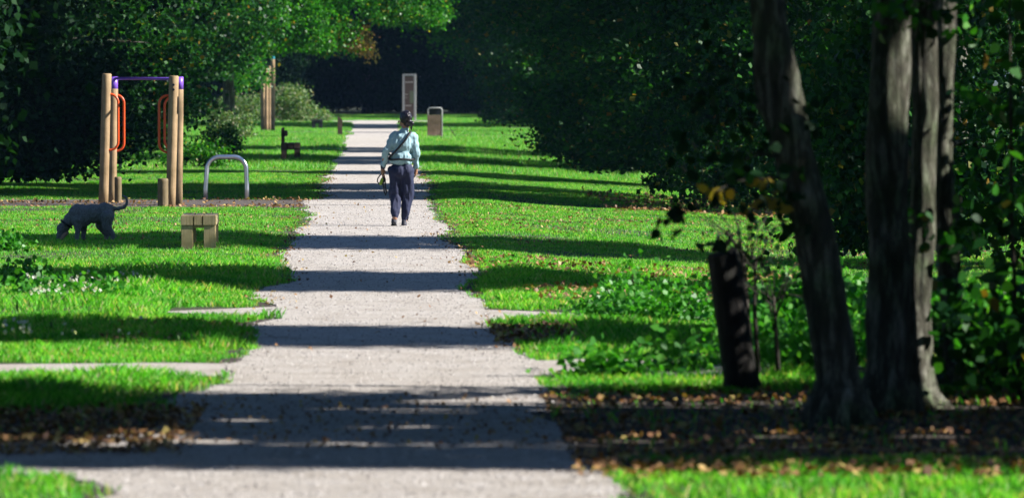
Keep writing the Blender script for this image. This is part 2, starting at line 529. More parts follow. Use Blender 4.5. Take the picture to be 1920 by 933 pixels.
VARIANTS = []
def crown_variant(seed, Rr, H, zbot, n_low=62000, n_high=40000, split=6.3, leaf=.112, ncl=150, sg=.36):
    rg = np.random.default_rng(seed)
    P1, C1 = crown_points(rg, Rr, H, zbot, ncl, n_low, zbot + .35, split, sg)
    P2, C2 = crown_points(rg, Rr, H, zbot, 240, n_high, split - .3, H - .4, .6)
    P1 = P1[P1[:, 2] > zbot + .02]
    V1, k = leaf_quads(P1, rg.uniform(.7, 1.2, len(P1)) * leaf, rg)
    V2, k = leaf_quads(P2, rg.uniform(.8, 1.2, len(P2)) * leaf * 1.9, rg)
    me = np_mesh('crown', np.concatenate([V1, V2]), 4)
    me.materials.append(M['leaf'])
    bm = bmesh.new()
    r2 = random.Random(seed)
    tube(bm, [(0, 0, -.1), (0.02, 0, .25), (.05, .03, 1.5), (.0, .1, 3.5), (-.1, .05, 6), (0, 0, 9), (.05, 0, H - 1)],
         [.34, .24, .20, .17, .13, .09, .02], 10, True, .12, r2)
    for q in range(16):
        c = C1[r2.randrange(len(C1))] if q < 8 else C2[r2.randrange(len(C2))]
        z0 = max(.8, min(c[2] - .6, H - 3)) * (.9 if q < 8 else .8)
        a = Vector((0, 0, z0)); b = Vector(c)
        mid = (a + b) / 2 + Vector((0, 0, .5))
        tube(bm, [a, mid, b], [.075, .045, .012], 6, True)
    tr = bm_mesh('trunk', bm, True)
    tr.materials.append(M['bark'])
    return me, tr
BROAD = [crown_variant(11, 3.9, 14, .15), crown_variant(12, 3.9, 13.5, .25), crown_variant(13, 3.8, 14.5, .1)]
SLIM = [crown_variant(14, 3.0, 13, .3, 42000, 34000)]
HIGH = [crown_variant(15, 4.6, 15, 2.9, 34000, 52000, 6.5, .13, 150, .36)]

def with_mat(me, mat):
    c = me.copy(); c.materials.clear(); c.materials.append(mat)
    return c
CACHE = {}
def tree(var, vi, x, y, sx=1, sy=1, sz=1, rz=0, label='', mat=None, z=0, cat='tree', group='trees along the path', name='broadleaf_tree'):
    me, tr = var[vi]
    key = (id(me), mat)
    if mat:
        if key not in CACHE: CACHE[key] = with_mat(me, M[mat])
        me = CACHE[key]
    root = empty(name, (x, y, T(x, y)), rz)
    tag(root, label, cat, group)
    # scale is applied along world axes before the turn
    c = link('crown', me, None, root); t = link('trunk', tr, None, root)
    c.scale = (sx, sy, sz); t.scale = (min(sx, 1), min(sy, 1), sz)
    c.location.z = z
    return root

# right-hand row: each crown shades one stretch of the path
SH = math.tan(R(SUN_BACK))
def rrow(dc, ry, x, var, vi, lab, rz=0, **k):
    base = 3.9 if var is BROAD else (3.0 if var is SLIM else 4.6)
    return tree(var, vi, x, dc - SH * x, k.pop('sx', 1.0), ry / base, k.pop('sz', 1.0), rz, lab, **k)
rrow(47.0, 1.75, 10.6, SLIM, 0, 'slim leafy tree off to the right whose shade falls beyond the near crossing strip')
rrow(59.6, 3.0, 11.6, BROAD, 1, 'broad leafy tree off to the right level with the white flowers')
rrow(73.3, 2.8, 8.9, BROAD, 0, 'large dark tree with branches to the ground right behind the near grey trunks', name='lime_tree')
rrow(101.8, 3.6, 8.6, BROAD, 2, 'first dark tree of the right row, level with the exercise posts', sx=1.02)
rrow(109.3, 3.6, 8.4, BROAD, 1, 'second dark tree of the right row, touching the first')
rrow(125.4, 2.3, 8.2, SLIM, 0, 'slim dark tree third along the right row', sx=1.4)
rrow(140.2, 3.3, 8.3, BROAD, 0, 'broad dark tree right of the path level with the brown chair bench', sx=1.1)
rrow(146.8, 3.2, 8.2, BROAD, 2, 'broad tree in the right row just beyond the brown chair bench', sx=1.1)
rrow(160.2, 2.9, 8.3, BROAD, 1, 'broad tree in the right row a little before the timber bin', sx=1.15)
rrow(166.4, 2.6, 8.5, BROAD, 0, 'tree in the right row nearest before the timber bin', sx=1.15)
rrow(231.0, 3.6, 8.2, BROAD, 2, 'broad tree behind the timber bin on the right', sx=1.2)
rrow(238.0, 3.6, 8.4, BROAD, 1, 'dark tree on the right between the bin and the information board', sx=1.25)
rrow(245.0, 3.6, 8.6, HIGH, 0, 'tall tree with high branches reaching over the path by the information board', sx=1.45, mat='leaf_bright')
rrow(213.0, 1.0, 10.5, SLIM, 0, 'very slim tree in the right row level with the far timber posts')
for dd in (94.0, 182, 203):
    bm = bmesh.new()
    tube(bm, [(0, 0, -.1), (.03, 0, 2), (0, .05, 6), (.06, 0, 11)], [.2, .15, .12, .05], 8)
    r_ = empty('bare_tree', (9.5 if dd < 100 else 12.5, dd - SH * 9.5, 0))
    tag(r_, {94.0: 'thin bare trunk half hidden in front of the first right row tree', 182: 'thin bare trunk in the right row before the bin', 203: 'thin bare trunk in the right row just behind the bin'}[dd], 'tree', 'trees along the path')
    link('trunk', bm_mesh('trunk', bm, True), M['bark'], r_)
    bm = bmesh.new()
    for a in range(5):
        tube(bm, [(0, 0, 8 + a * .5), (math.cos(a * 2) * .7, math.sin(a * 2) * .3, 9 + a * .5), (math.cos(a * 2) * 1.3, math.sin(a * 2) * .4, 10 + a * .5)], [.04, .02, .008], 5)
    link('limb', bm_mesh('limb', bm, True), M['bark'], r_)
# left-hand row
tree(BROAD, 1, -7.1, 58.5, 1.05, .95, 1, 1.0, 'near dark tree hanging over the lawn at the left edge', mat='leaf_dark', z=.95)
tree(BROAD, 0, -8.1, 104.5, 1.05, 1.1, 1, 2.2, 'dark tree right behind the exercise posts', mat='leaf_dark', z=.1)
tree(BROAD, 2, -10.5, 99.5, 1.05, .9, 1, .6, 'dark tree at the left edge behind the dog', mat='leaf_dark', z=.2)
tree(BROAD, 2, -8.0, 112.5, 1.05, 1.0, 1, .3, 'dark tree behind the exercise posts, a little farther than its twin')
tree(BROAD, 1, -8.2, 124, 1.08, 1.1, 1, 4.2, 'leafy tree behind the steel hoop on the left')
tree(BROAD, 0, -8.4, 140, 1.12, 1.1, 1, 5.2, 'leafy tree left of the brown chair bench')
tree(BROAD, 1, -8.8, 158, 1.1, 1.1, 1, 2.7, 'leafy tree between the chair bench and the far timber posts')
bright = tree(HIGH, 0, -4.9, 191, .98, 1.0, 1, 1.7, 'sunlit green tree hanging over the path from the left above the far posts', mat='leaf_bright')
tree(HIGH, 0, -9.6, 180, 1.2, 1.0, 1, 4.4, 'high crowned tree on the left above the far timber posts')
tree(HIGH, 0, -8.5, 226, 1.15, 1.0, 1, 3.1, 'tree over the pale shrubs beyond the far timber posts')
tree(BROAD, 2, -12.5, 240, 1.3, 1.1, 1, 3.6, 'leafy tree behind the pale shrubs on the left')
# unseen trees added round the viewer to close the sky over the near shade
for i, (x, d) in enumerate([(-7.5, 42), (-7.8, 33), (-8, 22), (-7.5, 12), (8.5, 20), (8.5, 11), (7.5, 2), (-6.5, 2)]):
    tree(BROAD, i % 3, x, d, 1.0, 1.0, 1, i * 1.7, ['tree out of view at the left beside the white flowers', 'tree out of view at the left of the near crossing', 'unseen tree left of the viewer, farther of three',
        'unseen tree left of the viewer, middle of three', 'unseen tree right of the viewer, farther of three', 'unseen tree right of the viewer, middle of three', 'unseen tree right beside the viewer', 'unseen tree left beside the viewer', 'tree straight behind the viewer',
        'tree behind the viewer to the right', 'tree behind the viewer to the left'][i], mat='leaf_dark', group='unseen trees added around the viewer')
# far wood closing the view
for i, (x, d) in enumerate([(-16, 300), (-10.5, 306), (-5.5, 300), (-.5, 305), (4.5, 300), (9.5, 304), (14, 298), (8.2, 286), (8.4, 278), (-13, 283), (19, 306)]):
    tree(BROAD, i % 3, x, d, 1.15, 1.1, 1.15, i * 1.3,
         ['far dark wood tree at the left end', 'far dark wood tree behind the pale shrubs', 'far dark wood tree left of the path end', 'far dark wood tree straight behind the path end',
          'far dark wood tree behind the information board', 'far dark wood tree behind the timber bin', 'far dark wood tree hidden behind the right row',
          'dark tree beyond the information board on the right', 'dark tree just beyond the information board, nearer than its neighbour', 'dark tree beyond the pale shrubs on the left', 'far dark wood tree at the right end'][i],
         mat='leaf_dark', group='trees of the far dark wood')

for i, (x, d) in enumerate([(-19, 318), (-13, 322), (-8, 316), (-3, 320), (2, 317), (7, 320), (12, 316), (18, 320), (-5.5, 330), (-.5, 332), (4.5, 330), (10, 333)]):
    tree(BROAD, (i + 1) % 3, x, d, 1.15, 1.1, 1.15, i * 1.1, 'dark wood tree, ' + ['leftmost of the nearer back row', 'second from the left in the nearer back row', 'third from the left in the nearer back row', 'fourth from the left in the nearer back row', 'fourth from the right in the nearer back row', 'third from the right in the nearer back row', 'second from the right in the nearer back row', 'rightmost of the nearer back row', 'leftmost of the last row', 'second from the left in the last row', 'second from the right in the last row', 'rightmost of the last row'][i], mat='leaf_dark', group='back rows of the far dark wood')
# bright spray at the end of the overhanging bough
def spray(name, C, n, sig, size, mat, parent=None, seed=1, six=False, loc=None):
    rg = np.random.default_rng(seed)
    C = np.asarray(C, float)
    idx = rg.integers(0, len(C), n)
    off = rg.normal(size=(n, 3)) * np.asarray(sig)
    V, k = leaf_quads(C[idx] + off, rg.uniform(.7, 1.25, n) * size, rg, six)
    o = link(name, np_mesh(name, V, k), mat, parent)
    return o

rg = np.random.default_rng(91)
Cb = [(rg.uniform(3.2, 4.7), rg.uniform(-.8, .8), 0) for _ in range(16)]
Cb = [(x, y, 3.55 - (x - 3.2) * .45 + rg.uniform(-.2, .55)) for x, y, z in Cb]
so = spray('turning_leaves', Cb, 1500, (.16, .2, .13), .11, M['leaf_autumn'], bright, 92); so.rotation_euler.z = -1.7
Cb = [(rg.uniform(.6, 4.4), rg.uniform(-1.2, 1.2), rg.uniform(3.0, 5.3)) for _ in range(70)]
so = spray('bright_leaves', Cb, 9000, (.28, .3, .17), .12, M['leaf_bright'], bright, 93); so.rotation_euler.z = -1.7
Cb = [(rg.uniform(4.6, 7.6), rg.uniform(-.9, .9), 0) for _ in range(40)]
Cb = [(x, y, 4.0 + rg.uniform(0, 1.3)) for x, y, z in Cb]
so = spray('bright_leaves', Cb, 4200, (.22, .3, .15), .12, M['leaf_bright'], bright, 94); so.rotation_euler.z = -1.7
bm = bmesh.new(); tube(bm, [(0, 0, 3.6), (3, .1, 4.5), (5.5, .1, 4.9), (7.6, .2, 4.7)], [.09, .06, .035, .012], 6)
so = link('branch', bm_mesh('branch', bm, True), M['bark'], bright); so.rotation_euler.z = -1.7
lt = tree(HIGH, 0, -8.0, 171, 1.0, 1.0, 1, 2.9, 'leafy tree whose crown hides the top of the far timber posts', z=-.9)
Cb = [(X_at(rg.uniform(440, 530), 200) + 8.0, rg.uniform(27, 31), Z_at(rg.uniform(70, 165), 200)) for _ in range(26)]
so = spray('hanging_leaves', Cb, 2300, (.18, .3, .13), .11, M['leaf_bright'], lt, 95)
so.rotation_euler.z = -2.9; so.location = (0, 0, 0)
so.parent = lt; so.matrix_parent_inverse = Matrix.Identity(4)
# ------------------------------------------------------------------ near tree cluster (right)
def near_tree(label, pts, d, crown_args, seed, dy=0.0):
    """pts: (px, py, width px) traced from top to base, standing at distance d"""
    base = pts[-1]
    bx = X_at(base[0], d)
    root = empty('maple_tree', (bx, d, 0))
    tag(root, label, 'tree', 'grey trunks close by on the right')
    P = []; Rd = []
    for (px, py, wpx) in pts[::-1]:
        P.append((X_at(px, d) - bx, 0.02 * math.sin(py), max(Z_at(py, d), 0)))
        Rd.append(wpx * d / F / 2)
    P[0] = (P[0][0], 0, -.05); Rd[0] *= 1.35
    # finer, knobbly
    P2 = []; R2 = []
    for i in range(len(P) - 1):
        for q in range(4):
            t = q / 4
            P2.append(Vector(P[i]).lerp(Vector(P[i + 1]), t)); R2.append(Rd[i] * (1 - t) + Rd[i + 1] * t)
    P2.append(Vector(P[-1])); R2.append(Rd[-1])
    top = Vector(P[-1]); dr = (Vector(P[-1]) - Vector(P[-2])).normalized()
    for q in range(1, 6):
        P2.append(top + dr * q * 1.1 + Vector((.05 * q, .03 * q, 0))); R2.append(R2[-1] * .82)
    bm = bmesh.new()
    tube(bm, P2, R2, 16, True, .10, random.Random(seed))
    rr = random.Random(seed + 5)
    for q in range(7):
        a = P2[-1 - q % 4]
        b = a + Vector((rr.uniform(-2, 2), rr.uniform(-1.4, 1.4), rr.uniform(.3, 2)))
        tube(bm, [a, (a + b) / 2 + Vector((0, 0, .3)), b], [.06, .035, .01], 6)
    me = bm_mesh('trunk', bm, True)
    md_ = bmesh.new(); md_.from_mesh(me)
    bmesh.ops.subdivide_edges(md_, edges=md_.edges[:], cuts=2, use_grid_fill=True)
    md_.normal_update()
    for v in md_.verts:
        p_ = v.co
        rdg = mnoise.noise(Vector((p_.x * 26, p_.y * 26, p_.z * 3.0 + seed))) * .010 + mnoise.noise(Vector((p_.x * 9, p_.y * 9, p_.z * 2.2 + seed))) * .020
        flare = .10 * max(0, .32 - p_.z) * (1 + math.sin(5 * math.atan2(p_.y, p_.x) + seed)) / .32 if p_.z < .32 else 0
        v.co = p_ + v.normal * (rdg + flare * .35)
    md_.to_mesh(me); md_.free(); smooth(me)
    link('trunk', me, M['bark'], root)
    rg = np.random.default_rng(seed)
    cx, cz, rx, ry, rz_, nl = crown_args
    nC = 90
    dirs = rand_dirs(rg, nC) * rg.uniform(.3, 1, nC)[:, None] ** .4
    C = dirs * np.array([rx, ry, rz_]) + np.array([cx - bx, dy, cz])
    idx = rg.integers(0, nC, nl)
    off = rg.normal(size=(nl, 3)) * np.array([.42, .42, .3])
    V, k = leaf_quads(C[idx] + off, rg.uniform(.7, 1.2, nl) * .12, rg, False)
    zz = V[:, :, 2].min(1)
    V = V[zz > 2.75]
    link('crown', np_mesh('crown', V, k), M['leaf'], root)
    return root
t1 = near_tree('dark leaning trunk with a knobbly fork, leftmost of the tall near trunks',
    [(1437, 0, 68), (1450, 100, 75), (1463, 190, 88), (1495, 300, 72), (1542, 503, 76), (1573, 707, 84), (1580, 806, 104)], 34.8,
    (1.2, 6.2, 3.0, 2.2, 2.8, 15000), 31, .3)
t2 = near_tree('thick straight grey trunk with a bright sunlit patch near the top',
    [(1674, 0, 74), (1667, 214, 78), (1665, 398, 80), (1671, 503, 82), (1663, 707, 82), (1662, 780, 104)], 36.1,
    (4.2, 6.0, 3.0, 2.1, 2.7, 15000), 32, -1.2)
t3 = near_tree('slimmer trunk touching the thick straight grey trunk on its right',
    [(1733, 0, 52), (1735, 214, 48), (1732, 398, 50), (1723, 560, 52), (1722, 740, 60), (1722, 765, 74)], 37.0,
    (7.0, 6.0, 3.0, 2.0, 3.0, 16000), 33, -2.3)
t4 = near_tree('slender outermost near trunk beside the sunlit ivy leaves',
    [(1778, 0, 36), (1766, 200, 40), (1768, 330, 42), (1778, 434, 46), (1784, 560, 40), (1782, 720, 50), (1782, 735, 60)], 38.9,
    (10.0, 6.2, 3.0, 1.9, 3.2, 16000), 34, -4.4)
rrow(36.1, 2.3, 10.2, SLIM, 0, 'leafy tree out of view to the right that shades the near trunks', mat='leaf_dark')
rrow(35.6, 2.2, 14.2, SLIM, 0, 'second leafy tree out of view to the right shading the near trunks', mat='leaf_dark', rz=0)
rrow(32.1, .95, 9.2, SLIM, 0, 'narrow tree out of view to the right nearest the viewer', mat='leaf_dark')

# twigs on the leaning trunk: yellow and green leaves hanging low
def twig(parent, a, b, name='twig', r=.012):
    bm = bmesh.new()
    a, b = Vector(a), Vector(b)
    tube(bm, [a, (a + b) / 2 + Vector((0, 0, .12)), b], [r, r * .7, r * .3], 5)
    return link(name, bm_mesh(name, bm, True), M['bark_dark'], parent)
d_ = 34.8; bx = t1.location.x
def tp(px, py, dy=0.0):
    return (X_at(px, d_) - bx, dy, Z_at(py, d_))
twig(t1, tp(1495, 300), tp(1330, 345, -.3), 'branch', .014)
twig(t1, tp(1500, 330), tp(1240, 420, -.5), 'branch', .012)
yl = [tp(1335, 360, -.3), tp(1400, 382, -.2), tp(1420, 335, -.2), tp(1455, 350, -.1), tp(1440, 372, -.1), tp(1350, 352, -.3)]
spray('yellow_leaves', yl, 26, (.035, .08, .03), .085, M['leaf_yellow'], t1, 5, True)
gl = [tp(x, y, -.2) for x, y in [(1300, 300), (1350, 290), (1380, 320), (1420, 360), (1450, 390), (1320, 375), (1480, 330), (1400, 230), (1330, 200), (1470, 400), (1440, 270), (1395, 150), (1300, 250), (1500, 200), (1340, 90), (1290, 180)]]
spray('leaves', gl, 170, (.09, .15, .07), .085, M['leaf_dark'], t1, 6, True)
spray('leaves', [tp(1245, 420, -.5), tp(1240, 440, -.5), tp(1330, 432, -.4), tp(1275, 405, -.4)], 16, (.04, .05, .05), .09, M['leaf_dark'], t1, 7, True)

for tr_, d_, pts, mt, sd_ in ((t2, 36.1, [(1640, 8), (1652, 18), (1668, 5), (1690, 20)], 'weed', 61), (t3, 37.0, [(1720, 15), (1740, 30), (1760, 8), (1700, 415), (1735, 440)], 'leaf', 62),
                              (t4, 38.9, [(1800, 430), (1775, 455), (1815, 180), (1800, 60), (1825, 330), (1790, 600)], 'weed', 63)):
    bx = tr_.location.x
    spray('leaves', [tp(x_, y_, -.25) for x_, y_ in pts], 12 * len(pts), (.07, .1, .06), .075, M[mt], tr_, sd_, True)
    for x_, y_ in pts[:2]: twig(tr_, tp(x_, y_ - 60), tp(x_, y_, -.25), 'twig', .006)
# ivy shrub at the right edge with large leaves
iv = empty('ivy_shrub', (4.35, 37.6, 0))
tag(iv, 'tall shrub with bright heart-shaped leaves filling the right edge', 'shrub')
rg = np.random.default_rng(50)
nC = 110
C = np.stack([rg.uniform(-.62, 1.6, nC), rg.uniform(-.8, .9, nC), rg.uniform(.1, 3.2, nC)], 1)
C = C[(C[:, 0] > -.30 - .25 * np.sin(C[:, 2] * 2.2)) ]
spray('foliage', C, 5200, (.16, .2, .14), .10, M['leaf'], iv, 51, True)
spray('foliage', C[C[:, 1] < 0], 700, (.12, .12, .12), .085, M['weed'], iv, 52, True)
bm = bmesh.new()
for q in range(10):
    x = random.Random(q).uniform(-.4, 1.4)
    tube(bm, [(x * .5, .1 * (q % 3 - 1), 0), (x * .8, .1, 1.2), (x, 0, 2.9)], [.02, .014, .006], 5)
link('stem', bm_mesh('stem', bm, True), M['bark_dark'], iv)


def bush(label, x, y, rx, ry, rz_, n, size, mat, seed, name='shrub', zc=None, group=None, six=False, cat='shrub'):
    root = empty(name, (x, y, T(x, y)))
    tag(root, label, cat, group)
    rg = np.random.default_rng(seed)
    nC = max(14, n // 160)
    dirs = rand_dirs(rg, nC) * rg.uniform(.2, 1, nC)[:, None] ** .4
    zc = rz_ * .8 if zc is None else zc
    C = dirs * np.array([rx, ry, rz_]) + np.array([0, 0, zc])
    C[:, 2] = np.abs(C[:, 2]) + .03
    s = .17 * max(rx, .5) / 1.0 + .04
    spray('foliage', C, n, (s, s, s * .7), size, mat, root, seed + 1, six)
    fo = root.children[0]
    co = np.empty(len(fo.data.vertices) * 3, np.float32); fo.data.vertices.foreach_get('co', co)
    co = co.reshape(-1, 3); co[:, 2] = np.maximum(co[:, 2], .005 + 0.01 * (np.arange(len(co)) % 7)); fo.data.vertices.foreach_set('co', co.ravel()); fo.data.update()
    bm = bmesh.new()
    for q in range(7):
        c = C[q % len(C)]
        tube(bm, [(c[0] * .15, c[1] * .15, -.02), (c[0] * .5, c[1] * .5, c[2] * .6), tuple(c)], [.014, .009, .003], 5)
    link('stem', bm_mesh('stem', bm, True), M['bark_dark'], root)
    return root

bush('tall dark shrub added out of view at the right to shade the stump', 7.5, 40.6, 1.7, 1.5, 2.0, 9000, .12, M['leaf_dark'], 480, zc=1.5)  # unseen shrub, added to shade the stump and the ground round it
bush('bushy dark shrub just out of view at the right beside the ivy leaves', 7.2, 38.3, 1.5, 1.0, 2.0, 6000, .12, M['leaf_dark'], 484, zc=1.5)
# ------------------------------------------------------------------ broken stump + saplings
d0 = 39.0
st = empty('tree_stump', (X_at(1388, d0), d0, 0))
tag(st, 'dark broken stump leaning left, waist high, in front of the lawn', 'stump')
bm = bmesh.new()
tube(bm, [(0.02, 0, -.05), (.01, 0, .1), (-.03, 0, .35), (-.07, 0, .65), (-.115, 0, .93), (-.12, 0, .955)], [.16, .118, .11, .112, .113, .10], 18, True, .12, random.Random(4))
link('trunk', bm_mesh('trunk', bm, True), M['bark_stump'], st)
bm = bmesh.new()
for q in range(5):
    a = q * 1.26
    box(bm, (-.12 + math.cos(a) * .06, math.sin(a) * .06, .96 + .012 * q), (.03, .03, .05 + .01 * q), Matrix.Rotation(.2 * q, 4, 'Y'))
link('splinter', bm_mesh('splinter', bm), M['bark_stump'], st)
for i, (pts, lab) in enumerate([([(1395, 470), (1402, 600), (1412, 690)], 'thin dark sapling stem just right of the broken stump'),
                                ([(1418, 485), (1416, 580), (1424, 690)], 'second thin sapling stem right of the broken stump'),
                                ([(1452, 555), (1456, 620), (1462, 700)], 'short thin stem between the stump and the leaning trunk')]):
    bx_ = X_at(pts[-1][0], 40.5)
    r_ = empty('sapling', (bx_, 40.5, 0)); tag(r_, lab, 'sapling', 'thin stems by the stump')
    bm = bmesh.new()
    P = [(X_at(px, 40.5) - bx_, 0, Z_at(py, 40.5)) for px, py in pts[::-1]]; P[0] = (0, 0, -.02)
    tube(bm, P, [.032, .024, .014] if i == 0 else [.02, .015, .008], 8)
    link('stem', bm_mesh('stem', bm, True), M['bark_dark'], r_)
    bm = bmesh.new()
    rr = random.Random(i)
    for q in range(12):
        a = Vector(P[-1]); b = a + Vector((rr.uniform(-.45, .3), rr.uniform(-.2, .2), rr.uniform(-.05, .38)))
        tube(bm, [a - Vector((0, 0, rr.uniform(0, .25))), (a + b) / 2 + Vector((0, 0, .02)), b], [.006, .004, .0015], 4)
    link('twig', bm_mesh('twig', bm, True), M['bark_dark'], r_)
    spray('leaves', [Vector(P[-1]) + Vector((rr.uniform(-.3, .25), 0, rr.uniform(0, .3))) for q in range(9)], 40, (.06, .06, .05), .05, M['leaf_dark'], r_, i + 70, True)

# ------------------------------------------------------------------ weeds and undergrowth
WEEDS = [(1165, 50.6, .16, .30), (1215, 50.0, .16, .16), (1262, 50.6, .19, .20), (1305, 49.6, .20, .30), (1185, 52.0, .12, .44), (1130, 51.2, .10, .12),
         (1445, 44.5, .40, .42), (1500, 46.5, .40, .46), (1600, 45.0, .40, .50), (1455, 48.6, .45, .46), (1625, 48.5, .45, .50), (1560, 50.5, .45, .45),
         (1740, 46.0, .30, .62), (1830, 45.0, .45, .65), (1880, 43.5, .45, .62), (1400, 42.4, .25, .25), (1500, 41.8, .32, .3), (1612, 42.5, .3, .42),
         (1255, 41.6, .2, .09), (1150, 40.9, .2, .07), (1850, 40.8, .35, .5), (1780, 44, .25, .5)]
wd_lab = ['leafy weed clump at the left end of the patch right of the path', 'low leafy weeds in the middle of the patch left of the stump', 'bushy weed clump nearest left of the stump', 'pale topped weeds touching the left of the stump',
          'taller weed spike at the back of the patch', 'small weed clump nearest the path on the right', 'weeds seen between the stump and the leaning trunk, front', 'weeds left of the leaning trunk, farther back',
          'sunlit weeds between the leaning trunk and the thick grey trunk', 'tangled weeds behind the thin saplings', 'weeds behind the gap between the two thickest trunks, upper', 'weeds behind the leaning trunk',
          'weeds seen in the slit between the slim trunks', 'sunlit weeds right of the slender outermost trunk', 'weeds at the right edge under the ivy leaves', 'low weeds at the foot of the stump', 'low weeds at the foot of the short stem',
          'low weeds at the foot of the gap between the thickest trunks', 'flat weeds on the grass hump left of the stump', 'flat weeds at the path edge by the grass hump', 'weeds low at the right edge', 'weeds behind the slender outermost trunk']
for i, (px, d, r0, hh) in enumerate(WEEDS):
    bush(wd_lab[i], X_at(px, d), d, r0, r0, hh * .48, int(330 + 1000 * r0 * hh * 2.0), .055 if i < 6 else .07, M['weed'], 200 + i, 'weed_clump', group='weeds under the trees on the right', six=True, cat='weeds')
LW = [(20, 58.5, .4, .16), (90, 55.5, .4, .13), (180, 54.8, .35, .10), (10, 70, .25, .12)]
for i, (px, d, r0, hh) in enumerate(LW):
    bush(['dark weeds at the left edge beyond the white flowers', 'weed clump among the white flowers on the left', 'weed clump at the right end of the white flowers', 'small weeds at the left edge below the dog'][i],
         X_at(px, d), d, r0, r0, hh * .6, 420, .06, M['weed'], 300 + i, 'weed_clump', group='weeds on the left lawn', six=True, cat='weeds')

# shrubs at the far left beyond the posts, and low ones behind the hoop
bush('pale seeding shrub left of the far timber posts', X_at(450, 254), 254, 1.3, 1.2, .62, 7500, .10, M['leaf_shrub'], 400, group='pale shrubs beyond the far posts')
bush('pale green shrub right of the far timber posts', X_at(548, 256), 256, 1.0, 1.2, .85, 6000, .10, M['leaf_shrub'], 402, group='pale shrubs beyond the far posts')
bush('low pale shrub sloping down to the far path', X_at(588, 259), 259, .7, .8, .28, 1800, .11, M['leaf_shrub'], 404, group='pale shrubs beyond the far posts')
bush('pale shrub in front of the sunlit overhanging tree on the left', X_at(435, 187), 187, .7, .6, .5, 2600, .085, M['leaf_shrub'], 410, group='pale shrubs beyond the far posts')
bush('bright low bush behind the steel hoop', X_at(372, 131), 131, .65, .6, .28, 1900, .07, M['leaf_bright'], 406, name='bush')
bush('dark bush at the foot of the trees left of the chair bench', X_at(418, 150), 150, .55, .6, .38, 1500, .08, M['leaf'], 408, name='bush')

# ------------------------------------------------------------------ fallen leaves
def litter(n, box_, z, size, seed, cond=None):
    rg = np.random.default_rng(seed)
    x = rg.uniform(box_[0], box_[1], n); d = rg.uniform(box_[2], box_[3], n)
    if cond is not None:
        k = cond(x, d, rg); x, d = x[k], d[k]
    n = len(x)
    P = np.stack([x, d, z + terrain(x, d) + rg.uniform(0, .015, n)], 1)
    dv = rand_dirs(rg, n); dv[:, 2] = np.abs(dv[:, 2]) * .55
    dv /= np.linalg.norm(dv, axis=1)[:, None]
    nn = rand_dirs(rg, n); nn[:, 2] = np.abs(nn[:, 2]) + 1.2
    s = np.cross(dv, nn); s /= np.linalg.norm(s, axis=1)[:, None]
    L = rg.uniform(.6, 1.25, n)[:, None] * size
    W = L * .38
    up = np.array([0, 0, 1.0])
    fo = L * rg.uniform(.0, .3, n)[:, None]
    return np.stack([P, P + dv * L * .45 + s * W + up * fo, P + dv * L, P + dv * L * .45 - s * W + up * fo * .4], 1)
def edge_cond(x, d, rg):
    e = np.minimum(np.abs(x - left_edge(d)), np.abs(x - right_edge(d)))
    p = np.exp(-(e / .16) ** 2) * (.25 + .75 * (vnoise(x, d, 2.2, 31) > .5)) + .03
    return rg.random(len(x)) < p
def patch_cond(x, d, rg):
    return (rg.random(len(x)) < np.clip((vnoise(x, d, 1.6, 32) - .35) * 2, .05, 1)) & ~((x > -1.1) & (x < 1.0) & (rg.random(len(x)) < .75))
Ls = [litter(16000, (-2.2, 2.2, 44, 130), .018, .040, 1, edge_cond),
      litter(9000, (1.0, 9.5, 70, 95), .035, .040, 2, patch_cond),
      litter(3500, (-8, -1, 72, 92), .03, .040, 3, patch_cond),
      litter(6500, (-12, -1.2, 92.2, 98.6), .02, .06, 4, patch_cond),
      litter(3000, (4, 11, 95, 112), .03, .08, 5),
      litter(5200, (1.1, 5.6, 30.6, 38.5), .02, .050, 6),
      litter(4200, (-3.8, -1.1, 32.2, 37), .02, .050, 7),
      litter(800, (-1.3, 1.4, 32.5, 38), .02, .036, 8),
      litter(650, (-2.2, -1.1, 45.4, 49.2), .02, .045, 9),
      litter(600, (.95, 1.7, 45.3, 49), .02, .055, 12),
      litter(1200, (1.0, 5, 62, 66), .05, .06, 10), litter(900, (1.5, 6, 53, 57), .06, .06, 11),
      litter(500, (1.1, 4.5, 30, 31.2), .04, .06, 13)]
tag(link('fallen_leaves', np_mesh('fallen_leaves', np.concatenate(Ls), 4), M['litter']), 'brown and yellow fallen leaves scattered over path and lawn', 'fallen leaves', kind='stuff')
def litter_obj():
    pass

# loose stones on the gravel
rg = np.random.default_rng(123)
n = 60000
d = 29 + (rg.random(n) ** 1.3) * 80; x = rg.uniform(-2.6, 1.3, n)
k_ = (x > left_edge(d) - .05) & (x < right_edge(d) + .05); x, d = x[k_], d[k_]; n = len(x)
r_ = (.004 + .011 * rg.random(n) ** 2.2)[:, None]
a_ = rg.uniform(0, 6.28, n)
u1 = np.stack([np.cos(a_), np.sin(a_), 0 * a_], 1) * r_; u2 = np.stack([-np.sin(a_), np.cos(a_), 0 * a_], 1) * r_ * .8
Pc = np.stack([x, d, 0 * x + .016], 1); top_ = Pc + np.array([0, 0, 1.0]) * r_ * rg.uniform(.5, 1.1, n)[:, None] + u1 * .2
cn = [Pc + u1, Pc + u2, Pc - u1, Pc - u2]
tris = np.concatenate([np.stack([cn[i], cn[(i + 1) % 4], top_], 1) for i in range(4)])
m, nt, p = newmat('loose stones')
g_ = nt.nodes.new("ShaderNodeTexCoord"); 
c = ramp(nt, [(.3, (.16, .14, .13)), (.5, (.38, .35, .33)), (.7, (.62, .59, .57))], noise_n(nt, 14, 2, .5))
nt.links.new(c, p.inputs["Base Color"]); p.inputs["Roughness"].default_value = .9
tag(link('loose_stones', np_mesh('loose_stones', tris, 3), m), 'small loose stones scattered on the gravel path', 'stones', kind='stuff')

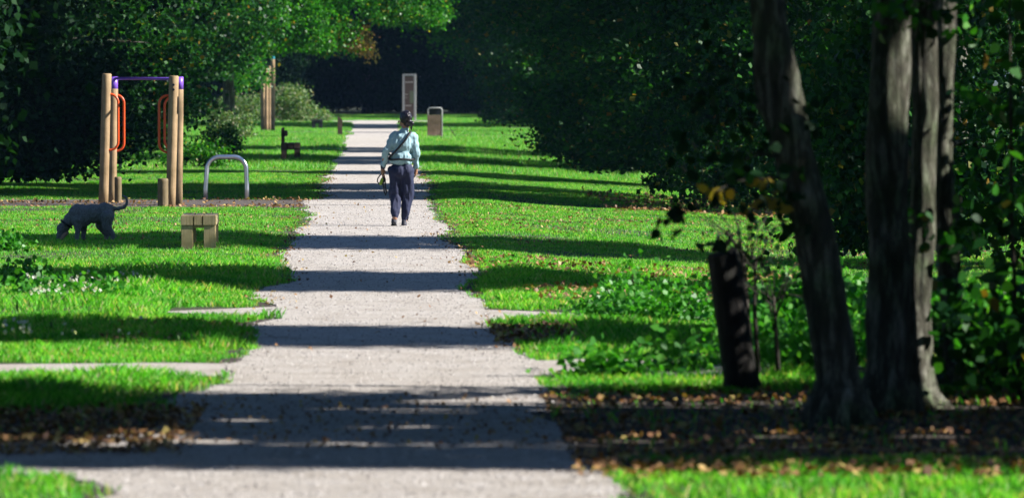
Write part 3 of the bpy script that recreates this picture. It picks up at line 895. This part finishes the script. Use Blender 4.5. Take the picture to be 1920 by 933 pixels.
# white flowers on the left lawn
rg = np.random.default_rng(77)
fl = []
for (px0, px1, py0, py1, n) in [(50, 190, 540, 575, 70), (120, 290, 535, 560, 60), (0, 60, 628, 650, 25), (110, 150, 640, 660, 4), (220, 300, 630, 650, 4)]:
    for q in range(n):
        py = rg.uniform(py0, py1); d = D_at(py) ; x = X_at(rg.uniform(px0, px1), d)
        h = rg.uniform(.09, .17)
        for a in range(3):
            t = rg.uniform(0, 6.28); r_ = .017
            ca, sa = math.cos(t) * r_, math.sin(t) * r_
            zt = rg.uniform(-.012, .012)
            fl += [(x - ca, d - sa, h - zt), (x + sa * .6, d - ca * .6, h + .016), (x + ca, d + sa, h + zt), (x - sa * .6, d + ca * .6, h - .014)]
tag(link('wildflowers', np_mesh('wildflowers', fl, 4), M['petal']), 'tiny white wildflowers in the grass on the left', 'flowers', kind='stuff')
for i, (px, py, hh) in enumerate([(34, 632, .30), (98, 640, .16), (335, 662, .14), (1160, 590, .32)]):
    d = D_at(py); r_ = empty('seed_stalk', (X_at(px, d), d, 0))
    tag(r_, ['tall pale seed stalk at the left edge', 'short seed stalk beside the tall pale one', 'short seed stalk near the path on the left', 'seed stalk in the weeds right of the path'][i], 'plant', 'seed stalks')
    bm = bmesh.new(); tube(bm, [(0, 0, 0), (.01, 0, hh * .6), (-.005, 0, hh)], [.004, .003, .003], 5)
    link('stem', bm_mesh('stem', bm), M['leaf_shrub'], r_)
    bm = bmesh.new(); tube(bm, [(-.003, 0, hh * .72), (-.005, 0, hh * .85), (-.006, 0, hh * 1.05)], [.006, .012, .004], 7)
    link('seed_head', bm_mesh('seed_head', bm), M['leaf_shrub'], r_)

def nest(child, parent):
    child.parent = parent
    child.location = Vector(child.location) - Vector(parent.location)
# ------------------------------------------------------------------ timber furniture
def post_mesh(h, r, seed, lean=(0, 0), chamf=.015, z0=-.05):
    bm = bmesh.new()
    n = 8
    P = [(lean[0] * (z / h), lean[1] * (z / h), z) for z in [z0] + [h * i / n for i in range(1, n)] + [h - chamf, h]]
    Rr = [r * 1.02] + [r * (1 + .012 * math.sin(seed + i * 2.1)) for i in range(1, n)] + [r, r - chamf]
    tube(bm, P, Rr, 24, True)
    me = bm_mesh('post', bm, True)
    for pl in me.polygons:
        if len(pl.vertices) > 4: pl.use_smooth = False
    return me

dR, dL, dRr, dLr = 93.3, 95.4, 94.6, 96.6
ex = empty('pull_up_station', (X_at(262, 94.5), 94.5, 0))
tag(ex, 'timber exercise frame with purple bar and orange loop handles', 'exercise frame')
def rel(px, d, z=0.0):
    return Vector((X_at(px, d) - ex.location.x, d - ex.location.y, z))
posts = [(194.5, 201.5, dL, 19, 138), (210.5, 214.5, dLr, 17, 165), (320, 327, dR, 19.5, 142), (334.5, 337, dRr, 17, 166)]
for (pb, pt, d, wpx, ytop) in posts:
    h = Z_at(ytop, d); r_ = wpx * d / F / 2 * .94
    o = link('post', post_mesh(h, r_, pb, ((pt - pb) * d / F, 0)), M['pine'], ex)
    o.location = rel(pb, d)
# purple sleeves on rear posts + bar
bm = bmesh.new()
a = rel(214.5, dLr, Z_at(172, dLr)); b = rel(214.5, dLr, Z_at(144, dLr)); tube(bm, [a, b], [.070, .070], 20)
link('sleeve', bm_mesh('sleeve', bm, True), M['purple'], ex)
bm = bmesh.new()
c = rel(337, dRr, Z_at(168, dRr)); d2 = rel(337, dRr, Z_at(144, dRr)); tube(bm, [c, d2], [.070, .070], 20)
link('sleeve', bm_mesh('sleeve', bm, True), M['purple'], ex)
bm = bmesh.new()
tube(bm, [b - Vector((0, 0, .03)), d2 - Vector((0, 0, .035))], [.024, .024], 12)
link('pull_up_bar', bm_mesh('pull_up_bar', bm, True), M['purple'], ex)
def loop(px_post, px_out, y0, y1, d, side):
    s = d / F
    zt, zb = Z_at(y0, d), Z_at(y1, d)
    x0 = X_at(px_post, d) - ex.location.x; x1 = X_at(px_out, d) - ex.location.x
    yy = d - ex.location.y
    rr = .11
    pts = [Vector((x0, yy, zt))]
    sg = 1 if x1 > x0 else -1
    rr = min(.14, abs(x1 - x0))
    for k in range(9):
        t = k / 8 * math.pi / 2
        pts.append(Vector((x1 - sg * rr + sg * rr * math.sin(t), yy, zt - rr + rr * math.cos(t))))
    for k in range(9):
        t = k / 8 * math.pi / 2
        pts.append(Vector((x1 - sg * rr + sg * rr * math.cos(t), yy, zb + rr - rr * math.sin(t))))
    pts.append(Vector((x0, yy, zb)))
    bm = bmesh.new(); tube(bm, pts, [.021] * len(pts), 12)
    link('loop_handle', bm_mesh('loop_handle', bm, True), M['orange'], ex)
loop(203, 222.5, 176.5, 281, dL - .02, 1)
loop(216, 233.5, 178, 283, dLr, 1)
loop(322, 299, 179, 285, dR, -1)
loop(334, 309.5, 182, 280, dRr, -1)
for (yy) in (159, 168):
    bm = bmesh.new()
    m_ = Matrix.Translation(rel(326.5, dR, Z_at(yy, dR)) + Vector((0, -.095, 0))) @ Matrix.Rotation(R(90), 4, 'X')
    bmesh.ops.create_cone(bm, cap_ends=True, segments=12, radius1=.022, radius2=.018, depth=.04, matrix=m_)
    link('bolt', bm_mesh('bolt', bm), M['darkmetal'], ex)
bm = bmesh.new(); box(bm, rel(334.6, dR, Z_at(197, dR)) , (.012, .10, .28), None, .003)
link('plate', bm_mesh('plate', bm), M['darkmetal'], ex)

for (px, py, wpx, ytop, lab) in [(222, 380.6, 13.5, 331, 'short greenish timber post right of the left pair of exercise posts'), (306, 389, 20, 334, 'short timber post standing before the right pair of exercise posts')]:
    d = D_at(py)
    o = link('timber_post', post_mesh(Z_at(ytop, d), wpx * d / F / 2, px), M['pine_dark'])
    o.location = (X_at(px, d), d, 0)
    tag(o, lab, 'post', 'short step posts')

# steel hoop
dh = 98.5
x0, x1 = X_at(388, dh), X_at(462, dh); hw = (x1 - x0) / 2; hz = Z_at(294, dh)
pts = [(-hw - .02, 0, -.05), (-hw - .02, 0, .2), (-hw, 0, hz - .24)]
for k in range(1, 9):
    t = k / 8 * math.pi / 2; pts.append((-hw + .22 - .22 * math.cos(t), 0, hz - .22 + .22 * math.sin(t)))
for k in range(0, 9):
    t = k / 8 * math.pi / 2; pts.append((hw - .22 + .22 * math.sin(t), 0, hz - .22 + .22 * math.cos(t)))
pts += [(hw + .01, 0, .2), (hw + .01, 0, -.05)]
bm = bmesh.new(); tube(bm, pts, [.041] * len(pts), 20)
o = link('bike_hoop', bm_mesh('bike_hoop', bm, True), M['steel'])
o.location = ((x0 + x1) / 2, dh, 0)
tag(o, 'shiny stainless steel hoop standing at the mulch bed edge', 'hoop')

def bench(label, px, py, wpx, hpx, length, mat, name='bench', back=False):
    d = D_at(py); s = d / F
    W, H = wpx * s, hpx * s
    root = empty(name, (X_at(px, d), d, 0)); tag(root, label, 'bench', 'timber benches')
    bt = .125 * H / .45
    if back: bt = .13
    cols = [(.0, .355), (.375, .60), (.625, 1.0)] if not back else [(.0, .31), (.345, .655), (.69, 1.0)]
    for i, (a, b) in enumerate(cols):
        bm = bmesh.new(); box(bm, (-W / 2 + (a + b) / 2 * W, length / 2, H - bt / 2), ((b - a) * W, length, bt), None, .006)
        link('seat_beam', bm_mesh('seat_beam', bm), mat, root)
    lw = .148 if not back else .13
    for yy in (.085, length - .085):
        for sx in (-1, 1):
            bm = bmesh.new(); box(bm, (sx * (W / 2 - lw / 2 - .004), yy, (H - bt) / 2 - .03), (lw, .15, H - bt + .055), None, .006)
            link('leg', bm_mesh('leg', bm), mat, root)
        bm = bmesh.new(); box(bm, (0, yy, H - bt - .018), (W - 2 * lw - .012, .10, .03), None, .004)
        link('rail', bm_mesh('rail', bm), mat, root)
    if back:
        for yy in (.085, length - .085):
            bm = bmesh.new(); box(bm, (-W / 2 + .04, yy, H + .19), (.065, .07, .38), None, .004)
            link('back_post', bm_mesh('back_post', bm), mat, root)
        bm = bmesh.new(); box(bm, (-W / 2 + .115, length / 2, H + .24), (.07, length, .14), Matrix.Rotation(-.12, 4, 'Y'), .006)
        link('backrest', bm_mesh('backrest', bm), mat, root)
    return root
bench('low olive brown timber stool bench on the lawn beside the path', 372, 470.5, 66, 67, 1.25, M['oak'])
bench('brown timber bench with an upright backrest beyond the steel hoop', 544.5, 300.5, 35, 32.5, 1.3, M['brownwood'], 'bench', True)
bench('small black stool bench on the far lawn left of the marker post', 594.5, 243, 20.5, 19, 1.1, M['blackwood'])

# marker post with slanted top
d = D_at(255); s = d / F
bm = bmesh.new()
W = 9 * s; hl, hr = 37 * s, 31 * s
vs = [bm.verts.new((x, y, z)) for (x, z) in ((-W / 2, -.05), (W / 2, -.05), (W / 2, hr), (-W / 2 + .05, hl), (-W / 2, hl)) for y in (-.07, .07)]
f1 = [vs[i] for i in (0, 2, 4, 6, 8)]; f2 = [vs[i] for i in (1, 3, 5, 7, 9)]
bm.faces.new(f1); bm.faces.new(f2[::-1])
for i in range(5):
    j = (i + 1) % 5; bm.faces.new((f1[i], f2[i], f2[j], f1[j]))
o = link('marker_post', bm_mesh('marker_post', bm), M['brownwood'])
o.location = (X_at(637.5, d), d, 0)
tag(o, 'short brown marker post with a slanted top at the left path edge', 'post')

# far exercise posts
d = D_at(248)
fx = empty('exercise_posts', (X_at(502, d), d, 0))
tag(fx, 'tall group of timber exercise posts half hidden under the leaves', 'exercise frame')
for (px, wpx, zt, dd) in [(493, 8, 2.45, 0), (500, 7, 2.4, 1.0), (505.5, 6.5, 2.5, 1.6), (512, 8, 2.75, -.2)]:
    o = link('post', post_mesh(zt, wpx * d / F / 2, px), M['pine'], fx)
    o.location = (X_at(px, d + dd) - fx.location.x, dd, 0)
bm = bmesh.new(); tube(bm, [(X_at(512, d) - fx.location.x, -.2, 2.76), (X_at(512, d) - fx.location.x, -.2, 2.86)], [.082, .082], 14)
link('cap', bm_mesh('cap', bm), M['teal'], fx)

# information board
d = 268.0; s = d / F
ib = empty('information_board', (X_at(767.5, d), d, 0), R(-6)); tag(ib, 'tall narrow brown information board in a pale metal frame at the path end', 'sign')
Hh = Z_at(138.5, d); Ww = 25.5 * s
for sx in (-1, 1):
    bm = bmesh.new(); box(bm, (sx * (Ww / 2 - .05), 0, Hh / 2 - .03), (.10, .14, Hh + .06 - .13), None, .01)
    link('frame_post', bm_mesh('frame_post', bm), M['galv'], ib)
bm = bmesh.new(); box(bm, (0, 0, Hh - .05), (Ww, .14, .09), None, .02); link('top_rail', bm_mesh('top_rail', bm), M['galv'], ib)
bm = bmesh.new(); box(bm, (0, 0, Hh / 2 + .03), (Ww - .204, .06, Hh - .32)); link('panel', bm_mesh('panel', bm), M['panel'], ib)
def strip(nm, x, z, sx_, sz_, mat):
    bm = bmesh.new(); box(bm, (x, -.034, z), (sx_, .006, sz_)); link(nm, bm_mesh(nm, bm), mat, ib)
strip('title_line', 0, Z_at(154.2, d), .40, .045, M['text'])
strip('text_line', -.06, Z_at(198, d), .32, .04, M['text'])
strip('text_line', -.14, Z_at(177, d), .14, .03, M['text'])
strip('text_line', -.14, Z_at(183, d), .14, .02, M['text'])
strip('notice', .12, Z_at(182, d), .19, .58, M['poster'])

# litter bin
d = D_at(257.3); s = d / F
lb = empty('litter_bin', (X_at(815.5, d), d, 0)); tag(lb, 'timber fronted litter bin with a metal hood frame right of the path', 'bin')
bm = bmesh.new(); box(bm, (-.03, 0, .385), (.47, .44, .77), None, .01); link('body', bm_mesh('body', bm), M['binwood'], lb)
bm = bmesh.new()
for yy in (-.20, .20):
    pts = [(-.24, yy, .772), (-.24, yy, .96), (-.20, yy, 1.02), (.2, yy, 1.02), (.245, yy, .96), (.245, yy, -.03)]
    tube(bm, pts, [.022] * 6, 8)
link('hood_frame', bm_mesh('hood_frame', bm, True), M['galv'], lb)
bm = bmesh.new(); box(bm, (0, 0, .985), (.40, .36, .03), None, .006); link('lid', bm_mesh('lid', bm), M['darkmetal'], lb)
bm = bmesh.new(); box(bm, (0, .12, .87), (.42, .02, .19)); link('back_plate', bm_mesh('back_plate', bm), M['darkmetal'], lb)
bm = bmesh.new(); box(bm, (.225, 0, .38), (.03, .36, .74)); link('side_panel', bm_mesh('side_panel', bm), M['galv'], lb)

# fallen twig by the bin
bm = bmesh.new(); tube(bm, [(0, 0, .0), (-.15, 0, .2), (-.28, .1, .42)], [.02, .016, .01], 6); tube(bm, [(-.15, 0, .2), (.05, 0, .3)], [.012, .006], 5)
o = link('fallen_twig', bm_mesh('fallen_twig', bm), M['bark_dark']); o.location = (X_at(856, 197), 197, 0)
tag(o, 'thin dark twig sticking up from the lawn right of the bin', 'twig')

# ------------------------------------------------------------------ organic helper
def organic(name, caps, voxel, smooth_it, mat, parent, fold=None):
    bm = bmesh.new()
    for c in caps:
        if c[0] == 'e':
            _, p, r, rot = c
            m_ = Matrix.Translation(p) @ (rot if rot is not None else Matrix.Identity(4)) @ Matrix.Diagonal((r[0], r[1], r[2], 1))
            bmesh.ops.create_uvsphere(bm, u_segments=20, v_segments=14, radius=1, matrix=m_)
        else:
            _, p0, r0, p1, r1 = c
            p0, p1 = Vector(p0), Vector(p1)
            bmesh.ops.create_uvsphere(bm, u_segments=16, v_segments=10, radius=r0, matrix=Matrix.Translation(p0))
            bmesh.ops.create_uvsphere(bm, u_segments=16, v_segments=10, radius=r1, matrix=Matrix.Translation(p1))
            v = p1 - p0
            q = v.to_track_quat('Z', 'Y').to_matrix().to_4x4()
            bmesh.ops.create_cone(bm, cap_ends=True, segments=16, radius1=r0, radius2=r1, depth=v.length, matrix=Matrix.Translation((p0 + p1) / 2) @ q)
    me = bpy.data.meshes.new(name)
    bm.to_mesh(me); bm.free()
    o = bpy.data.objects.new(name, me); COL.objects.link(o)
    md = o.modifiers.new('r', 'REMESH'); md.mode = 'VOXEL'; md.voxel_size = voxel
    ms = o.modifiers.new('s', 'SMOOTH'); ms.factor = .5; ms.iterations = smooth_it
    dg = bpy.context.evaluated_depsgraph_get()
    me2 = bpy.data.meshes.new_from_object(o.evaluated_get(dg))
    bpy.data.objects.remove(o); bpy.data.meshes.remove(me)
    if fold:
        amp, sc = fold
        for v in me2.vertices:
            p = v.co
            n = mnoise.noise(Vector((p.x * sc[0], p.y * sc[1], p.z * sc[2])))
            n2 = mnoise.noise(Vector((p.x * sc[0] * 2.3 + 7, p.y * sc[1] * 2.3, p.z * sc[2] * 2.1)))
            v.co = p + v.normal * amp * (n + .5 * n2)
    me2.name = name
    smooth(me2)
    me2.materials.clear(); me2.materials.append(mat)
    return link(name, me2, None, parent)

# ------------------------------------------------------------------ person
dP = 81.3
pe = empty('person', (X_at(753, dP), dP, 0))
tag(pe, 'person walking away in pale blue shirt and navy trousers, holding a dog lead', 'person')
def q(px, py, y=0.0):
    return Vector(((px - 753) * dP / F, y, CAMH - (py - 140) * dP / F))
B = []
# torso, neck, head
B += [('e', q(752, 320), (.135, .085, .11), None), ('e', q(753, 297), (.115, .075, .14), None), ('e', q(755, 268), (.125, .072, .14), None), ('c', q(757, 262), .065, q(758, 250), .055),
      ('c', q(759, 250), .055, q(760, 236), .052)]
B += [('e', q(760.5, 223.5, .01), (.074, .095, .112), Matrix.Rotation(R(28), 4, 'Z')), ('e', q(756, 231, .05), (.05, .055, .06), None)]
B += [('c', q(748.6, 226, .085), .011, q(747.2, 229.5, .10), .012)]                      # nose
B += [('e', q(757.5, 226, -.03), (.010, .018, .028), Matrix.Rotation(R(-15), 4, 'Y'))]        # ear
# arms
B += [('c', q(738, 255), .034, q(723, 284, -.03), .032), ('c', q(723, 284, -.03), .032, q(717.5, 312, .05), .026),
      ('c', q(777, 260), .034, q(781, 287, -.02), .032), ('c', q(781.5, 287, -.02), .031, q(780, 314, .09), .026)]
# hands
def hand(base, direction, side):
    out = []
    d = Vector(direction).normalized()
    pal = base + d * .075
    out += [('c', base, .024, pal, .030)]
    for i, (off, ln) in enumerate([(-.030, .062), (-.010, .072), (.010, .068), (.028, .052)]):
        a = pal + Vector((.0, off, 0)) + d * .01
        b = a + d * ln * .55 + Vector((side * .008, 0, 0)); c_ = b + d * ln * .40 + Vector((side * .026, 0, .004))
        out += [('c', a, .0105, b, .0095), ('c', b, .0095, c_, .008)]
    a = base + d * .03 + Vector((side * .012, .022, 0)); b = a + d * .035 + Vector((side * .022, .02, 0)); c_ = b + d * .03 + Vector((side * .006, -.005, 0))
    out += [('c', a, .013, b, .0115), ('c', b, .0115, c_, .009)]
    return out
B += hand(q(717.3, 313, .05), (0.0, .12, -1), 1)
B += hand(q(780, 315, .09), (-.05, .25, -1), -1)
# legs
B += [('c', q(741, 328), .070, q(741, 368, .02), .052), ('c', q(741, 368, .02), .055, q(740, 408, -.14), .036),
      ('c', q(764, 328), .070, q(762, 370, .03), .052), ('c', q(762, 370, .03), .055, q(757.5, 417, .02), .036)]
organic('body', B, .0085, 3, M['skin'], pe)
# shirt
S = [('e', q(755, 268, 0), (.172, .112, .19), None), ('e', q(753, 294), (.165, .118, .13), None), ('e', q(752.5, 302), (.172, .125, .075), None),
     ('c', q(741, 252, -.005), .060, q(773, 256, -.005), .062), ('c', q(758, 249), .068, q(759, 243), .060),
     ('c', q(739, 254), .062, q(724.5, 284, -.03), .052), ('c', q(724.5, 284, -.03), .052, q(718.8, 309, .045), .040),
     ('c', q(777, 258), .060, q(781.0, 287, -.02), .048), ('c', q(781.0, 287, -.02), .047, q(779.5, 312, .08), .038)]
organic('shirt', S, .011, 3, M['shirt'], pe, (.022, (15, 9, 10)))
for p0, p1 in ((q(719.0, 308.5, .043), q(718.0, 313.5, .052)),):
    organic('cuff', [('c', p0, .041, p1, .037)], .009, 2, M['cuff'], pe)
# trousers
T = [('e', q(752.5, 320), (.188, .135, .125), None), ('c', q(741, 328), .098, q(740.5, 366, .02), .082), ('c', q(740.5, 366, .02), .082, q(741, 396, -.10), .068), ('c', q(741, 396, -.10), .060, q(741, 402.5, -.125), .050),
     ('c', q(764, 328), .100, q(763.5, 368, .03), .085), ('c', q(763.5, 368, .03), .084, q(760, 402, .02), .062), ('c', q(760, 402, .02), .062, q(758.5, 411, .02), .048)]
organic('trousers', T, .011, 3, M['trouser'], pe, (.026, (13, 9, 5)))
# shoes
def shoe(hx, hy, yy, tilt, sm):
    rt = Matrix.Rotation(tilt, 4, 'X')
    base = q(hx, hy, yy)
    def w_(v): return base + (rt @ Vector(v))
    organic('shoe', [('e', w_((0, .0, .05)), (.040, .055, .048), rt), ('e', w_((0, .09, .035)), (.045, .10, .034), rt), ('c', w_((0, 0, .06)), .040, w_((0, -.005, .09)), .036)], .008, 2, M['shoe'], pe)
    s_ = organic('sole', [('e', w_((0, .055, .012)), (.044, .135, .010), rt)], .006, 1, sm, pe)
shoe(738.5, 421.5, -.16, R(-32), M['darkmetal'])
shoe(757.5, 427.3, .0, R(-4), M['sole'])
# hair
rt = Matrix.Rotation(R(28), 4, 'Z')
Hh_ = [('e', q(761.5, 220.5, -.012), (.087, .100, .104), rt), ('e', q(764, 228, -.04), (.068, .065, .072), None), ('e', q(771.5, 231, -.06), (.036, .040, .040), None),
       ('c', q(772, 233, -.06), .022, q(771, 243, -.05), .008)]
organic('hair', Hh_, .008, 2, M['hair'], pe, (.012, (34, 34, 14)))
# strap, belt bag
def ribbon(name, pts, wd, th, mat, parent):
    bm = bmesh.new()
    tube(bm, pts, [wd / 2] * len(pts), 6)
    me = bm_mesh(name, bm, True)
    return link(name, me, mat, parent)
def surf(px, py, y0):
    return q(px, py, y0)
ribbon('strap', [q(770.5, 246.5, .04), q(769.5, 248, -.085), q(760, 262, -.128), q(750, 274, -.130), q(740, 285, -.125), q(731.5, 293, -.075), q(730, 296, .02)], .030, .01, M['black'], pe)
bm = bmesh.new()
ring = []
for k in range(33):
    t = 2 * math.pi * k / 32
    ring.append(q(753, 298.5) + Vector((.180 * math.cos(t), .132 * math.sin(t), .004 * math.sin(3 * t))))
tube(bm, ring, [.014] * 33, 6, False)
link('belt', bm_mesh('belt', bm, True), M['black'], pe)
# dog lead held in the left hand: a thing of its own
ld = empty('dog_lead', (pe.location.x, pe.location.y, 0))
tag(ld, 'black dog lead looped in the hand of the person on the path', 'lead')
bm = bmesh.new()
pts = [q(718, 326, .06)]
for (a, b) in [(713, 328), (708.5, 334), (707.5, 340), (711, 345.5), (717, 346), (720, 340), (719, 332), (718.5, 326)]:
    pts.append(q(a, b, .05))
tube(bm, pts, [.009] * len(pts), 8)
pts = [q(719, 326, .07), q(722, 336, .07), q(722.5, 350, .07), q(725, 361, .07), q(723.5, 366, .075), q(720.5, 360, .08), q(718.5, 346, .08), q(717.5, 326, .07)]
tube(bm, pts, [.011] * len(pts), 8)
link('strap', bm_mesh('strap', bm, True), M['black'], ld)
organic('bag_roll', [('c', q(716.5, 336, .045), .022, q(713.5, 344, .045), .024)], .008, 2, M['lime'], ld)

# ------------------------------------------------------------------ dog
dD = 73.2
dg_ = empty('dog', (X_at(170, dD), dD, 0))
tag(dg_, 'shaggy grey dog sniffing the lawn with its tail curled up', 'dog')
def g(px, py, y=0.0):
    return Vector(((px - 170) * dD / F, y, CAMH - (py - 140) * dD / F))
Dg = [('e', g(153, 404), (.165, .125, .150), Matrix.Rotation(R(4), 4, 'Y')), ('e', g(175, 400), (.16, .112, .125), None), ('e', g(197, 399), (.125, .115, .140), None),
      ('c', g(147, 399), .120, g(131, 412), .080), ('c', g(131, 412), .078, g(121, 426), .064),
      ('e', g(117, 428), (.072, .062, .072), None), ('c', g(115, 434), .052, g(110, 449), .032), ('c', g(111, 448), .030, g(109.5, 453), .022)]
# front legs: elbow, wrist, paw
for (px, yy, dx) in ((146, -.075, 0), (156, .075, 2)):
    Dg += [('c', g(px, 412, yy), .075, g(px + 1, 431, yy), .040), ('c', g(px + 1, 431, yy), .036, g(px - 1 + dx * .3, 452, yy), .027), ('c', g(px - 1, 453.5, yy), .030, g(px - 5, 455, yy), .024)]
# hind legs: thigh, knee forward, hock back, shank, paw
for (px, yy) in ((210, -.08), (198, .08)):
    Dg += [('c', g(px - 7, 405, yy), .090, g(px - 9, 423, yy), .062), ('c', g(px - 9, 423, yy), .060, g(px + 3, 440, yy), .034), ('c', g(px + 3, 440, yy), .031, g(px, 453, yy), .026), ('c', g(px, 454, yy), .029, g(px - 5, 455.5, yy), .023)]
Dg += [('c', g(207, 389), .040, g(222, 391), .026), ('c', g(222, 391), .026, g(233, 388), .022), ('c', g(233, 388), .022, g(239, 380), .019), ('c', g(239, 380), .019, g(238, 370), .017), ('c', g(238, 370), .017, g(230, 366), .013)]
organic('body', Dg, .010, 3, M['coat'], dg_, (.007, (26, 26, 26)))
organic('ear', [('e', g(119, 425, -.06), (.030, .014, .060), Matrix.Rotation(R(20), 4, 'Y'))], .007, 2, M['coat'], dg_)
organic('ear', [('e', g(119, 425, .06), (.030, .014, .060), Matrix.Rotation(R(20), 4, 'Y'))], .007, 2, M['coat'], dg_)
organic('muzzle', [('c', g(118, 440), .040, g(112.5, 450), .031), ('c', g(125, 435), .034, g(118, 442), .036)], .008, 3, M['muzzle'], dg_)
organic('nose', [('e', g(108.8, 453.5), (.016, .018, .014), None)], .005, 1, M['black'], dg_)
bm = bmesh.new()
ctr = g(125.5, 419.5); ax = (g(121, 426) - g(131, 412)).normalized()
u_ = ax.cross(Vector((0, 1, 0))).normalized()
tube(bm, [ctr + (u_ * math.cos(t * math.pi / 12) + Vector((0, 1, 0)) * math.sin(t * math.pi / 12)) * .082 for t in range(25)], [.013] * 25, 6, False)
link('collar', bm_mesh('collar', bm, True), M['black'], dg_)

# ------------------------------------------------------------------ sub-parts
def kids(o, nm): return [c for c in o.children if c.name.split('.')[0] == nm]
P_ = kids(ex, 'post')
for o_, k in zip(kids(ex, 'sleeve'), (1, 3)): nest(o_, P_[k])
for o_ in kids(ex, 'bolt') + kids(ex, 'plate'): nest(o_, P_[2])
nest(kids(fx, 'cap')[0], kids(fx, 'post')[3])
pn = kids(ib, 'panel')[0]
for nm in ('title_line', 'text_line', 'notice'):
    for o_ in kids(ib, nm): nest(o_, pn)
for o_, k in zip(kids(pe, 'sole'), kids(pe, 'shoe')): nest(o_, k)
nest(kids(pe, 'cuff')[0], kids(pe, 'shirt')[0])
nest(kids(st, 'splinter')[0], kids(st, 'trunk')[0])

# ------------------------------------------------------------------ gaps in the foliage where sunbeams reach the near trunks
def gap(px, py, d, r, start=.3):
    return (np.array([X_at(px, d), d, Z_at(py, d)]), r, start)
GAPS = [gap(1690, 40, 36.1, .17), gap(1692, 110, 36.1, .17), gap(1688, 175, 36.1, .17), gap(1694, 225, 36.1, .07),
        gap(1745, 240, 37, .05), gap(1742, 560, 37, .08), gap(1735, 625, 37, .10), gap(1738, 690, 37, .06),
        gap(1788, 60, 38.9, .09), gap(1785, 110, 38.9, .08), gap(1786, 290, 38.9, .09), gap(1795, 385, 38.9, .09), gap(1797, 470, 38.9, .08), gap(1795, 560, 38.9, .08), gap(1798, 640, 38.9, .07),
        gap(1483, 125, 34.8, .07), gap(1494, 180, 34.8, .09), gap(1505, 235, 34.8, .05),
        gap(1830, 170, 37.0, .24), gap(1850, 320, 37.0, .24), gap(1900, 240, 37.0, .24), gap(1890, 30, 37.0, .24), gap(1830, 560, 37.0, .24), gap(1840, 640, 37.0, .24), gap(1900, 480, 37.0, .24), gap(1880, 700, 37.0, .24),
        gap(1350, 352, 34.5, .10), gap(1400, 380, 34.6, .08), gap(1450, 820, 34, .12), gap(1750, 815, 34, .14), gap(1180, 830, 33.6, .12), gap(1050, 770, 36.5, .1),
        gap(250, 835, 34, .14), gap(330, 845, 33.5, .12), gap(160, 850, 33.2, .12), gap(450, 790, 35.5, .09)]
_r = random.Random(8)
GAPS += [gap(_r.uniform(1800, 1930), _r.uniform(0, 760), 37.2 + _r.uniform(-.4, .6), _r.uniform(.08, .16), .15) for _ in range(26)]
SUNV = np.array(sv)
def cull(o):
    bpy.context.view_layer.update()
    mw = np.array(o.matrix_world)
    me = o.data
    n = len(me.vertices); k = me.polygons[0].loop_total
    co = np.empty(n * 3, np.float32); me.vertices.foreach_get('co', co); co = co.reshape(-1, 3)
    W = co @ mw[:3, :3].T + mw[:3, 3]
    C = W.reshape(-1, k, 3).mean(1)
    bad = np.zeros(len(C), bool)
    for p, r, st_ in GAPS:
        t = (C - p) @ SUNV
        dist = np.linalg.norm(C - p - t[:, None] * SUNV, axis=1)
        bad |= (t > st_) & (dist < r + .05)
    if bad.any():
        mats = list(me.materials)
        o.data = np_mesh('crown', co.reshape(-1, k, 3)[~bad], k)
        for m_ in mats: o.data.materials.append(m_)
for root in [o for o in SC.objects if o.parent is None and o.type == 'EMPTY' and o.name.split('.')[0] in ('broadleaf_tree', 'maple_tree', 'ivy_shrub', 'lime_tree')]:
    if 29 < root.location.y < 50 and root.location.x > 0:
        for c_ in root.children:
            if c_.name.split('.')[0] in ('crown', 'foliage'): cull(c_)
